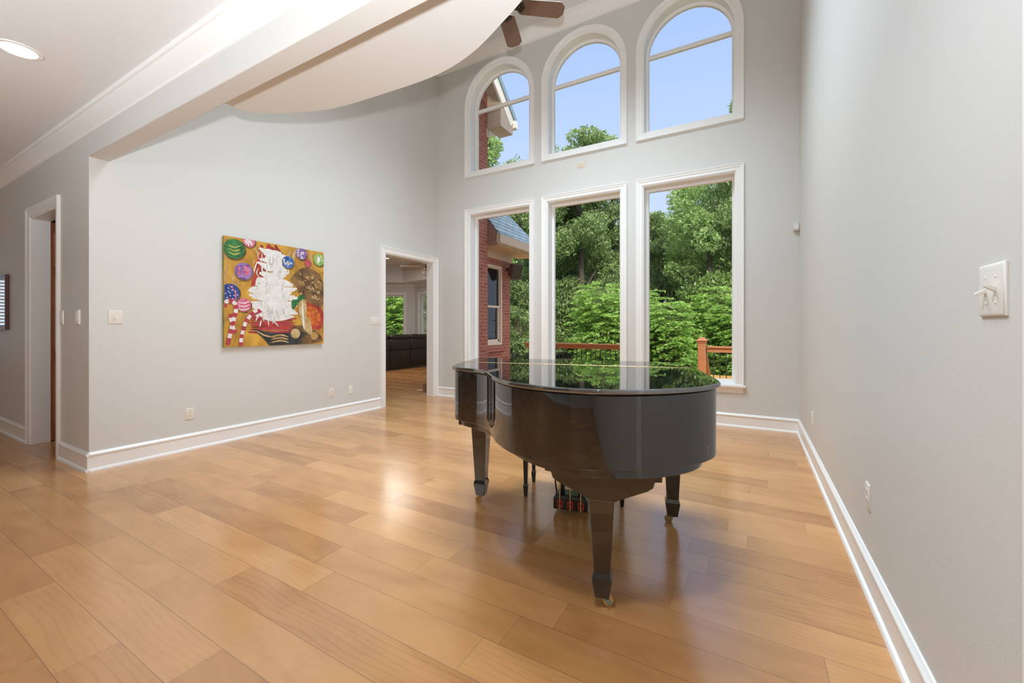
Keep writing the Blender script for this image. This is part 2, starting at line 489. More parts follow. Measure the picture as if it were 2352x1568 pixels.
# ------------------------------------------------------------------ room shell
XL, XR, YB, YH = -4.96, .49, 5.93, 1.315        # great room: left, right, back; hall wall plane
ZC, ZH, ZBEAM, ZL = 5.95, 3.03, 2.717, 3.0
struct(MB().box(-13.5, XR + .15, -3.2, 12, -.08, 0).build('floor', M['floor'], smooth=0))
struct(MB().box(XL - .15, XR + .15, YH, YB + .2, ZC, ZC + .1).build('ceiling', M['ceil'], smooth=0))
struct(MB().box(-9.3, XR + .15, -3.2, YH + .02, ZH, ZH + .08).build('ceiling', M['ceil'], smooth=0))

# window openings in the back wall
WIN = [(-4.24, -3.07), (-2.762, -1.613), (-1.305, -.17)]
LZ0, LZ1, UZ0 = .52, 3.19, 3.92
def arch_loop(x0, x1, z0, top, seg=28):
    r = (x1 - x0) / 2; cx = (x0 + x1) / 2; zs = top - r
    return [(x0, z0), (x1, z0)] + [(cx + r * math.cos(PI * k / seg), zs + r * math.sin(PI * k / seg)) for k in range(seg + 1)], zs
holes = []
for x0, x1 in WIN:
    holes.append([(x0, LZ0), (x1, LZ0), (x1, LZ1), (x0, LZ1)])
    holes.append(arch_loop(x0, x1, UZ0, 5.61)[0])
struct(holed_slab([(-5.11, 0), (XR + .15, 0), (XR + .15, ZC), (-5.11, ZC)], holes, 0, .22, lambda a, b, t: (a, YB + t, b)).build('wall_back', M['wall'], smooth=0))
struct(MB().box(XR, XR + .15, -3.2, YB + .2, 0, ZC).build('wall_right', M['wall'], smooth=0))
DY0, DY1, DZ = 4.672, 5.83, 2.405
struct(holed_slab([(YH + .002, 0), (DY0, 0), (DY0, DZ), (DY1, DZ), (DY1, 0), (YB + .2, 0), (YB + .2, ZC), (YH + .002, ZC)], [], 0, -.15,
       lambda a, b, t: (XL + t, a, b)).build('wall_left', M['wall'], smooth=0))
HX0, HX1, HZ = -6.65, -5.795, 2.41
struct(holed_slab([(-9.3, 0), (HX0, 0), (HX0, HZ), (HX1, HZ), (HX1, 0), (XL - .001, 0), (XL - .001, ZH + .05), (-9.3, ZH + .05)], [], 0, .135,
       lambda a, b, t: (a, YH + t, b)).build('wall_hall', M['wall'], smooth=0))
struct(MB().box(XL - .001, XR + .01, YH, YH + .132, ZBEAM, ZC + .02).build('wall_front', M['wall'], bevel=.006))
struct(holed_slab([(-3.2, 0), (YH + .1, 0), (YH + .1, ZH + .05), (-3.2, ZH + .05)], [[(.35, .9), (1.22, .9), (1.22, 2.2), (.35, 2.2)]], 0, -.15,
       lambda a, b, t: (-9.15 + t, a, b)).build('wall_end', M['wall'], smooth=0))
struct(holed_slab([(-9.3, 0), (-4.4, 0), (-4.4, 2.4), (-1.5, 2.4), (-1.5, 0), (XR + .15, 0), (XR + .15, ZH + .05), (-9.3, ZH + .05)], [], 0, -.15, lambda a, b, t: (a, -3.2 + t, b)).build('wall_rear', M['wall'], smooth=0))
struct(MB().box(-4.7, -1.2, -7.1, -7.0, 0, ZH).box(-4.8, -4.7, -7.1, -3.34, 0, ZH).box(-1.2, -1.1, -7.1, -3.34, 0, ZH).box(-4.8, -1.1, -7.1, -3.34, ZH - .1, ZH).box(-4.8, -1.1, -7.1, -3.2, -.08, 0).build('wall_foyer', M['wall'], smooth=0))

# curved upper landing
edge = [(-3.58, 1.44), (-3.58, 1.88)]
cx, ax_, ay = -2.2, 1.38, .375
arc = [(-3.58, 1.88), (-3.334, 2.042), (-2.933, 2.192), (-2.40, 2.246), (-1.91, 2.262), (-1.547, 2.192), (-1.221, 2.049), (-1.068, 1.973), (-.80, 1.83)]
arc = catmull(arc, 8)
loop = [(-3.58, 1.44)] + arc + [(-.80, 1.44)]
struct(MB().loft([[(a, b, ZL) for a, b in loop], [(a, b, ZL + .32) for a, b in loop]]).build('balcony', M['ceil'], smooth=30), 'curved white landing overhead beyond the beam')

# ---- mouldings
def straight(name, a, b, nrm, prof, m):
    """prof = [(out, z)] swept from point a to point b (xy); nrm = direction out of the wall"""
    V = [(p[0] + nrm[0] * o, p[1] + nrm[1] * o, z) for p in (a, b) for o, z in prof]; k = len(prof)
    F = [(i, (i + 1) % k, k + (i + 1) % k, k + i) for i in range(k)] + [tuple(range(k)), tuple(k + i for i in reversed(range(k)))]
    return struct(MB().add(V, F).build(name, m, smooth=25))
BASE = [(0, 0), (.032, 0), (.031, .009), (.026, .018), (.018, .023), (.015, .024), (.015, .128), (.020, .132), (.022, .140), (.020, .148), (.013, .155), (.007, .165), (0, .165)]
straight('baseboard_left', (XL, YH), (XL, DY0 - .098), (1, 0), BASE, M['trim'])
straight('baseboard_back', (XL, YB), (XR, YB), (0, -1), BASE, M['trim'])
straight('baseboard_right', (XR, 1.24), (XR, YB), (-1, 0), BASE, M['trim'])
straight('baseboard_hall', (-5.69, YH), (XL + .0, YH), (0, -1), BASE, M['trim'])
straight('baseboard_hall', (-9.15, YH), (-6.742, YH), (0, -1), BASE, M['trim'])
# outside corner block where the two baseboards meet
MBc = MB()
for o0, z0, z1 in ((.030, 0, .018), (.0152, .018, .13), (.021, .13, .148), (.012, .148, .165)):
    MBc.box(XL - .001, XL + o0, YH - o0, YH + .001, z0, z1)
struct(MBc.build('baseboard_corner', M['trim'], smooth=0))
CROWN = [(0, 0), (0, -.125), (.012, -.125), (.014, -.105), (.03, -.095), (.062, -.065), (.085, -.04), (.09, -.03), (.104, -.028), (.108, -.012), (.108, 0)]
straight('trim_1', (-9.15, YH), (XR, YH), (0, -1), [(o, ZH + z) for o, z in CROWN], M['trim'])
straight('trim_2', (XL, YB), (XR, YB), (0, -1), [(o * 1.4, ZC + z * 1.38) for o, z in CROWN], M['trim'])
straight('trim_3', (XL, YH + .13), (XL, YB), (1, 0), [(o * 1.4, ZC + z * 1.38) for o, z in CROWN], M['trim'])

# ---- windows 1-3 (lower, rectangular) and 4-6 (upper, arched)
CAS = [(0, 0), (.0, -.012), (.012, -.020), (.045, -.018), (.055, -.026), (.070, -.024), (.082, -.032), (.09, -.032), (.09, 0)]
JAMB = [(0, .0), (-.012, .0), (-.012, .17), (0, .17)]
SASH = [(-.012, .155), (-.042, .160), (-.048, .17), (-.048, .205), (-.012, .205)]
fb = lambda a, b, t: (a, YB + t, b)
for i, (x0, x1) in enumerate(WIN):
    rt = sroot('window_%d' % (i + 1))
    path = [(x0, LZ0), (x1, LZ0), (x1, LZ1), (x0, LZ1)]
    side = [(x1, LZ0), (x1, LZ1), (x0, LZ1), (x0, LZ0)]
    sweep(MB(), side, CAS, fb, closed=False).build('window_casing', M['trim'], rt, smooth=25)
    sweep(MB(), path, JAMB, fb).build('window_jamb', M['trim'], rt, smooth=0)
    sweep(MB(), path, SASH, fb).build('window_frame', M['trim'], rt, smooth=0)
    MB().box(x0 + .03, x1 - .03, YB + .180, YB + .186, LZ0 + .03, LZ1 - .03).build('window_pane', M['glass'], rt, smooth=0)
    MB().box(x0 - .11, x1 + .11, YB - .05, YB + .16, LZ0 - .028, LZ0 + .004).build('window_sill', M['trim'], rt, bevel=.006)
    sweep(MB(), [(x0 - .08, 0), (x1 + .08, 0)], [(0, LZ0 - .028), (0, LZ0 - .098), (.012, LZ0 - .098), (.016, LZ0 - .06), (.024, LZ0 - .045), (.028, LZ0 - .028)],
          lambda a, b, t: (a, YB + b, t), closed=False).build('window_apron', M['trim'], rt, smooth=25)
for i, (x0, x1) in enumerate(WIN):
    rt = sroot('window_%d' % (i + 4))
    path, zs = arch_loop(x0, x1, UZ0, 5.61)
    sweep(MB(), path, CAS, fb).build('window_casing', M['trim'], rt, smooth=25)
    sweep(MB(), path, JAMB, fb).build('window_jamb', M['trim'], rt, smooth=30)
    sweep(MB(), path, SASH, fb).build('window_frame', M['trim'], rt, smooth=30)
    inner = offset_path(path, -.03)
    MB().loft([[fb(a, b, .180) for a, b in inner], [fb(a, b, .186) for a, b in inner]]).build('window_pane', M['glass'], rt, smooth=0)
    m = MB(); m.box(x0 + .012, x1 - .012, YB + .157, YB + .205, zs - .028, zs + .028); m.box(x0 + .012, x1 - .012, YB + .148, YB + .16, zs - .014, zs + .014)
    m.build('window_transom_bar', M['trim'], rt, bevel=.004)

# ---- doorway to the den (left wall) and hall doorway casings
CASD = [(0, 0), (0, .014), (.006, .018), (.05, .020), (.058, .026), (.07, .026), (.082, .034), (.092, .034), (.092, 0)]
def reveal(name, loop_open, d0, d1, fn, prof_sign=1):
    mb = MB(); sweep(mb, loop_open, CASD, fn, closed=False)
    return mb
den = [(DY1, 0), (DY1, DZ), (DY0, DZ), (DY0, 0)]
mb = MB(); sweep(mb, den, CASD, lambda a, b, t: (XL + t, a, b), closed=False)
sweep(mb, den, [(0, .002), (-.016, .002), (-.016, -.155), (0, -.155)], lambda a, b, t: (XL + t, a, b), closed=False)
struct(mb.build('trim_4', M['trim'], smooth=25))
hl = [(HX1, 0), (HX1, HZ), (HX0, HZ), (HX0, 0)]
mb = MB(); sweep(mb, hl, [(o, d * .76) for o, d in CASD], lambda a, b, t: (a, YH - t, b), closed=False)
sweep(mb, hl, [(0, .002), (-.016, .002), (-.016, -.14), (0, -.14)], lambda a, b, t: (a, YH - t, b), closed=False)
struct(mb.build('trim_5', M['trim'], smooth=25))
# white trim at the open end of the right wall, beside the photographer
struct(MB().box(XR - .022, XR + .01, 1.12, 1.232, 0, ZH).build('trim_6', M['trim'], bevel=.005))

# hall door leaf, swung open into the next room
dr = sroot('door_1', (HX0 + .018, YH + .142, 0))
mb = MB(); mb.box(-.044, 0, 0, .80, .012, HZ - .02)
leaf = mb.build('door_leaf', M['walnut'], dr, bevel=.003)
mb = MB()
for z0, z1 in ((.2, .86), (.98, 1.78), (1.9, 2.28)):
    for y0 in (.020, .43):
        V = []; 
        y1 = y0 + .33
        for o, d in ((0, .0), (.012, .011), (.02, .004), (.05, .014)):
            V.append([(d, y0 + o, z0 + o), (d, y1 - o, z0 + o), (d, y1 - o, z1 - o), (d, y0 + o, z1 - o)])
        mb.loft(V)
mb.build('door_panel', M['walnut'], dr, smooth=0)
# dark room behind that door
struct(MB().box(-7.6, -5.3, 3.0, 3.1, 0, ZH).box(-7.7, -7.6, YH + .13, 3.1, 0, ZH).box(-5.3, -5.2, YH + .13, 3.1, 0, ZH).box(-7.7, -5.2, YH + .13, 3.1, ZH, ZH + .08).build('wall_study', M['wall'], smooth=0))

# ---- den beyond the doorway
C0 = Vector((-10.13, 10.91, 0))
d1 = Vector((-cY, -sY, 0)); d2 = Vector((.965, -.262, 0))
def bay(name, d, length, w0, w1, z0, z1, flip):
    nrm = Vector((d.y, -d.x, 0)) * flip       # out of the room
    fn = lambda a, b, t: tuple(C0 + d * a + nrm * t + Vector((0, 0, b)))
    struct(holed_slab([(-.02, 0), (length, 0), (length, 3.3), (-.02, 3.3)], [[(w0, z0), (w1, z0), (w1, z1), (w0, z1)]], 0, .15, fn).build(name, M['wall'], smooth=0))
    return fn, nrm
f1, n1 = bay('wall_bay', d1, 2.9, .38, 2.2, .5, 2.34, 1 if (Vector((d1.y, -d1.x, 0)).dot(Vector((-sY, cY, 0))) > 0) else -1)
f2, n2 = bay('wall_bay', d2, 2.1, .30, 1.35, .5, 2.34, 1 if (Vector((d2.y, -d2.x, 0)).dot(Vector((-sY, cY, 0))) > 0) else -1)
for k, (fn, w0, w1) in enumerate(((f1, .38, 2.2), (f2, .30, 1.35))):
    rt = sroot('window_%d' % (7 + k))
    loop = [(w0, .5), (w1, .5), (w1, 2.34), (w0, 2.34)]
    sweep(MB(), loop, [(0, 0), (0, -.02), (.09, -.03), (.09, 0)], fn).build('window_casing', M['trim'], rt, smooth=0)
    sweep(MB(), loop, [(-.04, .06), (-.04, .11), (0, .11), (0, .06)], fn).build('window_frame', M['trim'], rt, smooth=0)
    MB().loft([[fn(a, b, .08) for a, b in offset_path(loop, -.03)], [fn(a, b, .085) for a, b in offset_path(loop, -.03)]]).build('window_pane', M['glass'], rt, smooth=0)
bl = thing('window_blind', 'white slatted blind in the right-hand den window past the doorway', 'blind', tuple(C0 + d2 * .82 + Vector((0, 0, 2.25))), math.atan2(d2.y, d2.x))
mb = MB(); mb.box(-.46, .46, -.02, .03, .03, .075); mb.build('head_rail', M['blind'], bl)
mb = MB()
for k in range(52):
    z = -.02 - k * .033
    mb.add([(-.46, .0, z - .008), (.46, .0, z - .008), (.46, .034, z + .008), (-.46, .034, z + .008)], [(0, 1, 2, 3)])
mb.build('slat', M['blind'], bl, smooth=0)
# soffit (tray) above the bay, high tray ceiling, remaining den walls
for d, n_, L in ((d1, n1, 2.9), (d2, n2, 2.1)):
    q = [C0 + d * -.0, C0 + d * L, C0 + d * L - n_ * .62, C0 - (n1 + n2).normalized() * .67]
    struct(MB().loft([[tuple(p + Vector((0, 0, 2.72))) for p in q], [tuple(p + Vector((0, 0, 3.25))) for p in q]]).build('ceiling', M['ceil'], smooth=0))
    q2 = [C0, C0 + d * L, C0 + d * L - n_ * .07, C0 - (n1 + n2).normalized() * .075]
    struct(MB().loft([[tuple(p + Vector((0, 0, 2.62))) for p in q2], [tuple(p + Vector((0, 0, 2.73))) for p in q2]]).build('trim_7', M['trim'], smooth=0))
dp = [(-13.2, 3.3), (-5.05, 3.3), (-5.05, 8.0), (-8.15, 10.42), (-8.6, 11.6), (-13.2, 11.6)]
struct(MB().loft([[(a, b, 3.25) for a, b in dp], [(a, b, 3.33) for a, b in dp]]).build('ceiling', M['ceil'], smooth=0))
struct(MB().box(-13.2, -13.0, 3.3, 11.6, 0, 3.3).build('wall_den', M['wall'], smooth=0))
struct(MB().box(-13.2, -5.05, 3.2, 3.3, 0, 3.3).build('wall_den', M['wall'], smooth=0))
a, b = C0 + d2 * 2.1, Vector((-5.11, 8.0, 0))
q = [a, b, b + Vector((.1, .1, 0)), a + Vector((.1, .1, 0))]
struct(MB().loft([[tuple(p) for p in q], [tuple(p + Vector((0, 0, 3.3))) for p in q]]).build('wall_den', M['wall'], smooth=0))
struct(MB().box(-5.1, -5.0, YB + .1, 8.05, 0, 3.3).build('wall_den', M['wall'], smooth=0))
a, b = C0 + d1 * 2.9, Vector((-13.1, 9.0, 0))
q = [a, b, b + Vector((-.1, .1, 0)), a + Vector((-.1, .1, 0))]
struct(MB().loft([[tuple(p) for p in q], [tuple(p + Vector((0, 0, 3.3))) for p in q]]).build('wall_den', M['wall'], smooth=0))
# hall end window with a blind (seen only in the hall mirror)
rt = sroot('window_9')
fe = lambda a, b, t: (-9.15 + t, a, b)
sweep(MB(), [(.35, .9), (1.22, .9), (1.22, 2.2), (.35, 2.2)], [(0, 0), (0, .02), (.09, .03), (.09, 0)], fe).build('window_casing', M['trim'], rt, smooth=0)
MB().box(-9.25, -9.245, .35, 1.22, .9, 2.2).build('window_pane', M['glass'], rt, smooth=0)
# ------------------------------------------------------------------ grand piano
PX, PY, PR = -1.152, 2.96, R(12.4)
piano = thing('grand_piano', 'glossy black baby grand piano with its lid closed, standing before the tall windows', 'piano', (PX, PY, 0), PR)
side_t = [(-.780, 0), (-.762, -.2), (-.735, -.42), (-.700, -.62), (-.655, -.74), (-.575, -.80), (-.464, -.846), (-.350, -.96), (-.225, -1.175),
          (-.094, -1.325), (.07, -1.418), (.24, -1.452), (.39, -1.438), (.54, -1.378), (.662, -1.294), (.752, -1.20), (.815, -1.09), (.828, -.98), (.815, -.72), (.797, -.4), (.780, 0)]
OUT = catmull(side_t, 7)
def inset(path, d):
    return offset_path(path, -d, closed=False)
def band(mb, d0, d1, z0, z1):
    """upright wall following the case outline, open along the keyboard side"""
    a, b = inset(OUT, d0), inset(OUT, d1)
    n = len(a); V = []; F = []
    for i in range(n):
        V += [(*a[i], z0), (*a[i], z1), (*b[i], z1), (*b[i], z0)]
    for i in range(n - 1):
        for k in range(4):
            q = (k + 1) % 4
            F.append((i * 4 + k, i * 4 + q, i * 4 + 4 + q, i * 4 + 4 + k))
    F += [(0, 1, 2, 3), tuple((n - 1) * 4 + k for k in (3, 2, 1, 0))]
    return mb.add(V, F)
band(MB(), .018, .075, .668, .974).build('rim', M['lacquer'], piano, bevel=.004, smooth=30)
lowr = [(-.64, -.62), (-.60, -.70), (-.46, -.78), (-.30, -.93), (-.155, -1.13), (-.03, -1.262), (.09, -1.34), (.24, -1.382), (.38, -1.372), (.52, -1.322), (.63, -1.245), (.712, -1.15), (.752, -1.03), (.75, -.8), (.735, -.55)]
lp = catmull(lowr, 6)
MB().loft([[(a, b, .622) for a, b in lp], [(a, b, .672) for a, b in lp]]).build('lower_rim', M['lacquer'], piano, bevel=.004, smooth=30)
ip = inset(OUT, .07)
MB().loft([[(a, b, .86) for a, b in ip], [(a, b, .87) for a, b in ip]]).build('soundboard', M['satin'], piano, smooth=0)
def lid(name, loop):
    z = [(.978, .016), (.978, .008), (.982, .001), (.986, 0), (.994, 0), (.998, .001), (1.0, .006), (1.0, .014)]
    rings = []
    for h, d in z:
        q = offset_path(loop, -d)
        rings.append([(a, b, h) for a, b in q])
    return MB().loft(rings).build(name, M['lid'], piano, smooth=50)
hy = -.405
def cut(y_lo, y_hi):
    return [p for p in OUT if y_lo <= p[1] <= y_hi]
def xat(y, s):
    c = [p for p in OUT if (p[0] < -.5 if s < 0 else p[0] > .7)]
    c = sorted(c, key=lambda p: p[1])
    for p, q in zip(c, c[1:]):
        if p[1] <= y <= q[1]:
            t = (y - p[1]) / max(1e-6, q[1] - p[1]); return p[0] + (q[0] - p[0]) * t
main = [(xat(hy, -1), hy)] + [p for p in OUT if p[1] < hy - .012] + [(xat(hy, 1), hy)]
lid('lid', main)
h2 = hy + .003
fl = [(xat(h2, 1), h2)] + [p for p in OUT[len(OUT) // 2:] if p[1] > h2 + .012 and p[1] < -.01] + [(.780, .012), (-.780, .012)] + [p for p in OUT[:len(OUT) // 2] if p[1] > h2 + .012 and p[1] < -.01] + [(xat(h2, -1), h2)]
lid('front_lid_flap', fl)
mb = MB(); mb.box(-.70, .765, hy - .0005, hy + .0035, .9995, 1.0008)
for k in range(24):
    x = -.70 + k * .061
    mb.tube([(x + .002, hy + .0015, 1.0006), (x + .058, hy + .0015, 1.0006)], .0013, 6)
mb.build('lid_hinge', M['brass'], piano)
# key bed, key blocks, fall board, key slip (keyboard side, facing the windows)
MB().box(-.66, .72, -.64, -.015, .610, .668).build('key_bed', M['lacquer'], piano, bevel=.004)
MB().box(-.636, -.602, -.6425, -.6395, .632, .648).build('maker_tag', M['ivory'], piano, bevel=.0005)
MB().box(-.64, .70, -.05, -.02, .668, .73).build('key_slip', M['lacquer'], piano, bevel=.004)
for x0, x1 in ((-.70, -.60), (.62, .72)): MB().box(x0, x1, -.26, -.02, .668, .80).build('key_block', M['lacquer'], piano, bevel=.006)
MB().loft([[(x, -.06, .735), (x, -.055, .75), (x, -.24, .80), (x, -.27, .93), (x, -.29, .93), (x, -.29, .735)] for x in (-.60, .62)]).build('fall_board', M['lacquer'], piano, bevel=.004)
# tail leg with its wide shaped plate
def leg(name, x, y, ztop, wt, wb, yaw=0.0):
    mtx = Matrix.Translation((x, y, 0)) @ Matrix.Rotation(yaw, 4, 'Z')
    sq = lambda w, z: [(-w, -w, z), (w, -w, z), (w, w, z), (-w, w, z)]
    mb = MB()
    mb.loft([sq(wb * .5 + .001, .166), sq(wt * .5, ztop)], mtx=mtx)
    f = wb * .5 + .009
    mb.loft([sq(wb * .44, .0515), sq(f * .985, .13), sq(f, .140), sq(wb * .5, .166)], mtx=mtx)
    return mb.build(name, M['lacquer'], piano, bevel=.003, smooth=0)
def caster(parent, x, y, yaw, m):
    mtx = Matrix.Translation((x, y, 0)) @ Matrix.Rotation(yaw, 4, 'Z')
    mb = MB()
    mb.lathe([(.029, .047), (.029, .0535), (.012, .055)], 18, 0, mtx)
    for s in (-1, 1):
        mb.loft([[(s * .0155, -.014, .050), (s * .0155, .014, .050), (s * .0155, .040, .014), (s * .0155, .018, .014)],
                 [(s * .022, -.014, .050), (s * .022, .014, .050), (s * .022, .040, .014), (s * .022, .018, .014)]], 0, mtx=mtx)
    mb.loft([[(x0, .022 + .0235 * math.cos(2 * PI * k / 20), .0235 + .0235 * math.sin(2 * PI * k / 20)) for k in range(20)] for x0 in (-.0145, .0145)], 1, mtx=mtx)
    return mb.build('caster', m, parent, smooth=30)
lt = leg('leg', .317, -1.232, .56, .118, .070)
caster(lt, .317, -1.225, R(-62), [M['verdigris'], M['brass']])
mb = MB()
plate = [(.055, .622), (.055, .600), (.085, .597), (.092, .572), (.118, .555), (.245, .503), (.262, .492), (.375, .492), (.392, .503), (.515, .555), (.540, .572), (.547, .597), (.577, .600), (.577, .622)]
ys = (-1.292, -1.17)
mb.loft([[(.317 + (a - .317) * .96, y, b) for a, b in plate] for y in ys])
mb.build('leg_plate', M['lacquer'], piano, bevel=.003, smooth=0)
ll = leg('leg', -.616, -.345, .612, .118, .070)
caster(ll, -.616, -.34, R(112), [M['aged'], M['brass']])
lr = leg('leg', .668, -.29, .612, .118, .070)
caster(lr, .668, -.285, R(72), [M['aged'], M['aged']])
# pedal lyre, hung from the key bed
ly = MB()
ly.loft([[(x0, y0, z) for x0, y0 in ((-.115 * k + .028, -.37 + (1 - k) * .05), (.115 * k + .028, -.37 + (1 - k) * .05), (.115 * k + .028, -.25 - (1 - k) * .05), (-.115 * k + .028, -.25 - (1 - k) * .05))] for z, k in ((.026, 1), (.098, 1), (.122, .86))])
lyre = ly.build('pedal_lyre', M['satin'], piano, bevel=.004, smooth=0)
for x in (-.032, .088): MB().box(x - .013, x + .013, -.325, -.295, .12, .612).build('lyre_post', M['satin'], lyre, bevel=.003)
for k, x in enumerate((-.042, .028, .098)):
    MB().tube([(x, -.374, .036), (x, -.374, .075), (x, -.372, .61)], .0042, 8).lathe([(.0065, .03), (.0065, .04)], 10, 0, Matrix.Translation((x, -.374, 0))).build('pedal_rod', M['brass'], lyre)
    mb = MB()
    for a, b, c, d in ((-.019, -.011, .038, .088), (.011, .019, .038, .088), (-.011, .011, .078, .088), (-.011, .011, .05, .056)): mb.box(x + a, x + b, -.3735, -.3695, c, d)
    mb.build('felt_pad', M['felt'], lyre, smooth=0)
    MB().loft([[(x - w, y, z - .004), (x + w, y, z - .004), (x + w, y, z + .004), (x - w, y, z + .004)] for y, w, z in ((-.26, .010, .052), (-.18, .011, .052), (-.13, .017, .047), (-.115, .011, .045))]).build('pedal', M['brass'], lyre, bevel=.002)
MB().tube([(-.07, -.33, .11), (-.085, -.52, .61)], .005, 8).build('lyre_brace', M['iron'], lyre)

# bench pushed in at the keyboard
bench = thing('piano_bench', 'black square-legged piano bench tucked under the keyboard, behind the pedals', 'bench', (PX, PY, 0), PR + R(3))
MB().box(-.40, .40, -.20, .20, .445, .49).build('seat', M['satin'], bench, bevel=.008)
mb = MB()
for q in ((-.36, .36, -.165, -.147), (-.36, .36, .147, .165), (-.365, -.347, -.15, .15), (.347, .365, -.15, .15)): mb.box(*q, .385, .447)
mb.build('apron', M['satin'], bench, bevel=.003)
for sx in (-1, 1):
    for sy_ in (-1, 1):
        sq = lambda w, z: [(sx * .343 - w, sy_ * .148 - w, z), (sx * .343 + w, sy_ * .148 - w, z), (sx * .343 + w, sy_ * .148 + w, z), (sx * .343 - w, sy_ * .148 + w, z)]
        MB().loft([sq(.011, 0), sq(.0175, .075), sq(.018, .082), sq(.0125, .095), sq(.0225, .446)]).build('leg', M['satin'], bench, bevel=.002, smooth=0)

# ------------------------------------------------------------------ ceiling fan in the great room
FZ = 4.25
fan = thing('ceiling_fan', 'dark bronze ceiling fan with brown blades hanging high beside the arched windows', 'ceiling fan', (-2.02, 3.36, FZ))
MB().lathe([(.0, .20), (.05, .20), (.085, .16), (.105, .10), (.105, .045), (.08, .02), (.075, -.03), (.05, -.06), (.0, -.065)], 32).build('motor_housing', M['bronze'], fan)
MB().tube([(0, 0, .19), (0, 0, 1.62)], .014, 12).build('down_rod', M['bronze'], fan)
MB().lathe([(.0, 1.58), (.02, 1.58), (.07, 1.64), (.075, 1.698), (.0, 1.698)], 28).build('canopy', M['bronze'], fan)
mb = MB(); mb.tube([(.028, -.02, -.06), (.028, -.02, -.128)], .0025, 6); mb.lathe([(.0, -.168), (.005, -.163), (.0065, -.145), (.003, -.128), (0, -.128)], 10, 0, Matrix.Translation((.028, -.02, 0))); mb.build('pull_chain', M['bronze'], fan)
def blade_mesh(rot):
    mtx = Matrix.Rotation(rot, 4, 'Z') @ Matrix.Translation((0, 0, .01)) @ Matrix.Rotation(R(-12), 4, 'X')
    pl = [(.135, -.035), (.15, -.06), (.175, -.076), (.53, -.082), (.545, -.078), (.578, -.042), (.582, -.03), (.582, .03), (.578, .042), (.545, .078), (.53, .082), (.175, .076), (.15, .06), (.135, .035)]
    b = MB().loft([[(x, y, -.004) for x, y in pl], [(x, y, .004) for x, y in pl]], mtx=mtx)
    i = MB()
    i.loft([[(.06, -.02, -.012), (.06, .02, -.012), (.06, .02, -.004), (.06, -.02, -.004)], [(.15, -.03, -.012), (.15, .03, -.012), (.15, .03, -.004), (.15, -.03, -.004)]], mtx=mtx)
    for yy in (-.028, 0, .028):
        i.lathe([(.0, -.015), (.017, -.015), (.021, -.010), (.021, -.004)], 14, 0, mtx @ Matrix.Translation((.168 + .016 * (yy == 0), yy, 0)))
    return b, i
for k in range(5):
    b, i = blade_mesh(R(36 + 72 * k))
    bo = b.build('blade', M['bladewood'], fan, bevel=.002, smooth=0)
    i.build('blade_iron', M['bronze'], bo)

# ------------------------------------------------------------------ recessed light in the hall ceiling
rl = thing('recessed_light', 'round recessed ceiling light, lit, at the top left corner', 'ceiling light', (-4.09, .755, ZH))
MB().lathe([(.082, .0), (.086, -.006), (.104, -.005), (.108, 0)], 40).build('trim_ring', M['trim'], rl)
MB().lathe([(.0, -.003), (.085, -.003), (.085, .0), (0, .0)], 40).build('lens', M['lens'], rl, smooth=0)

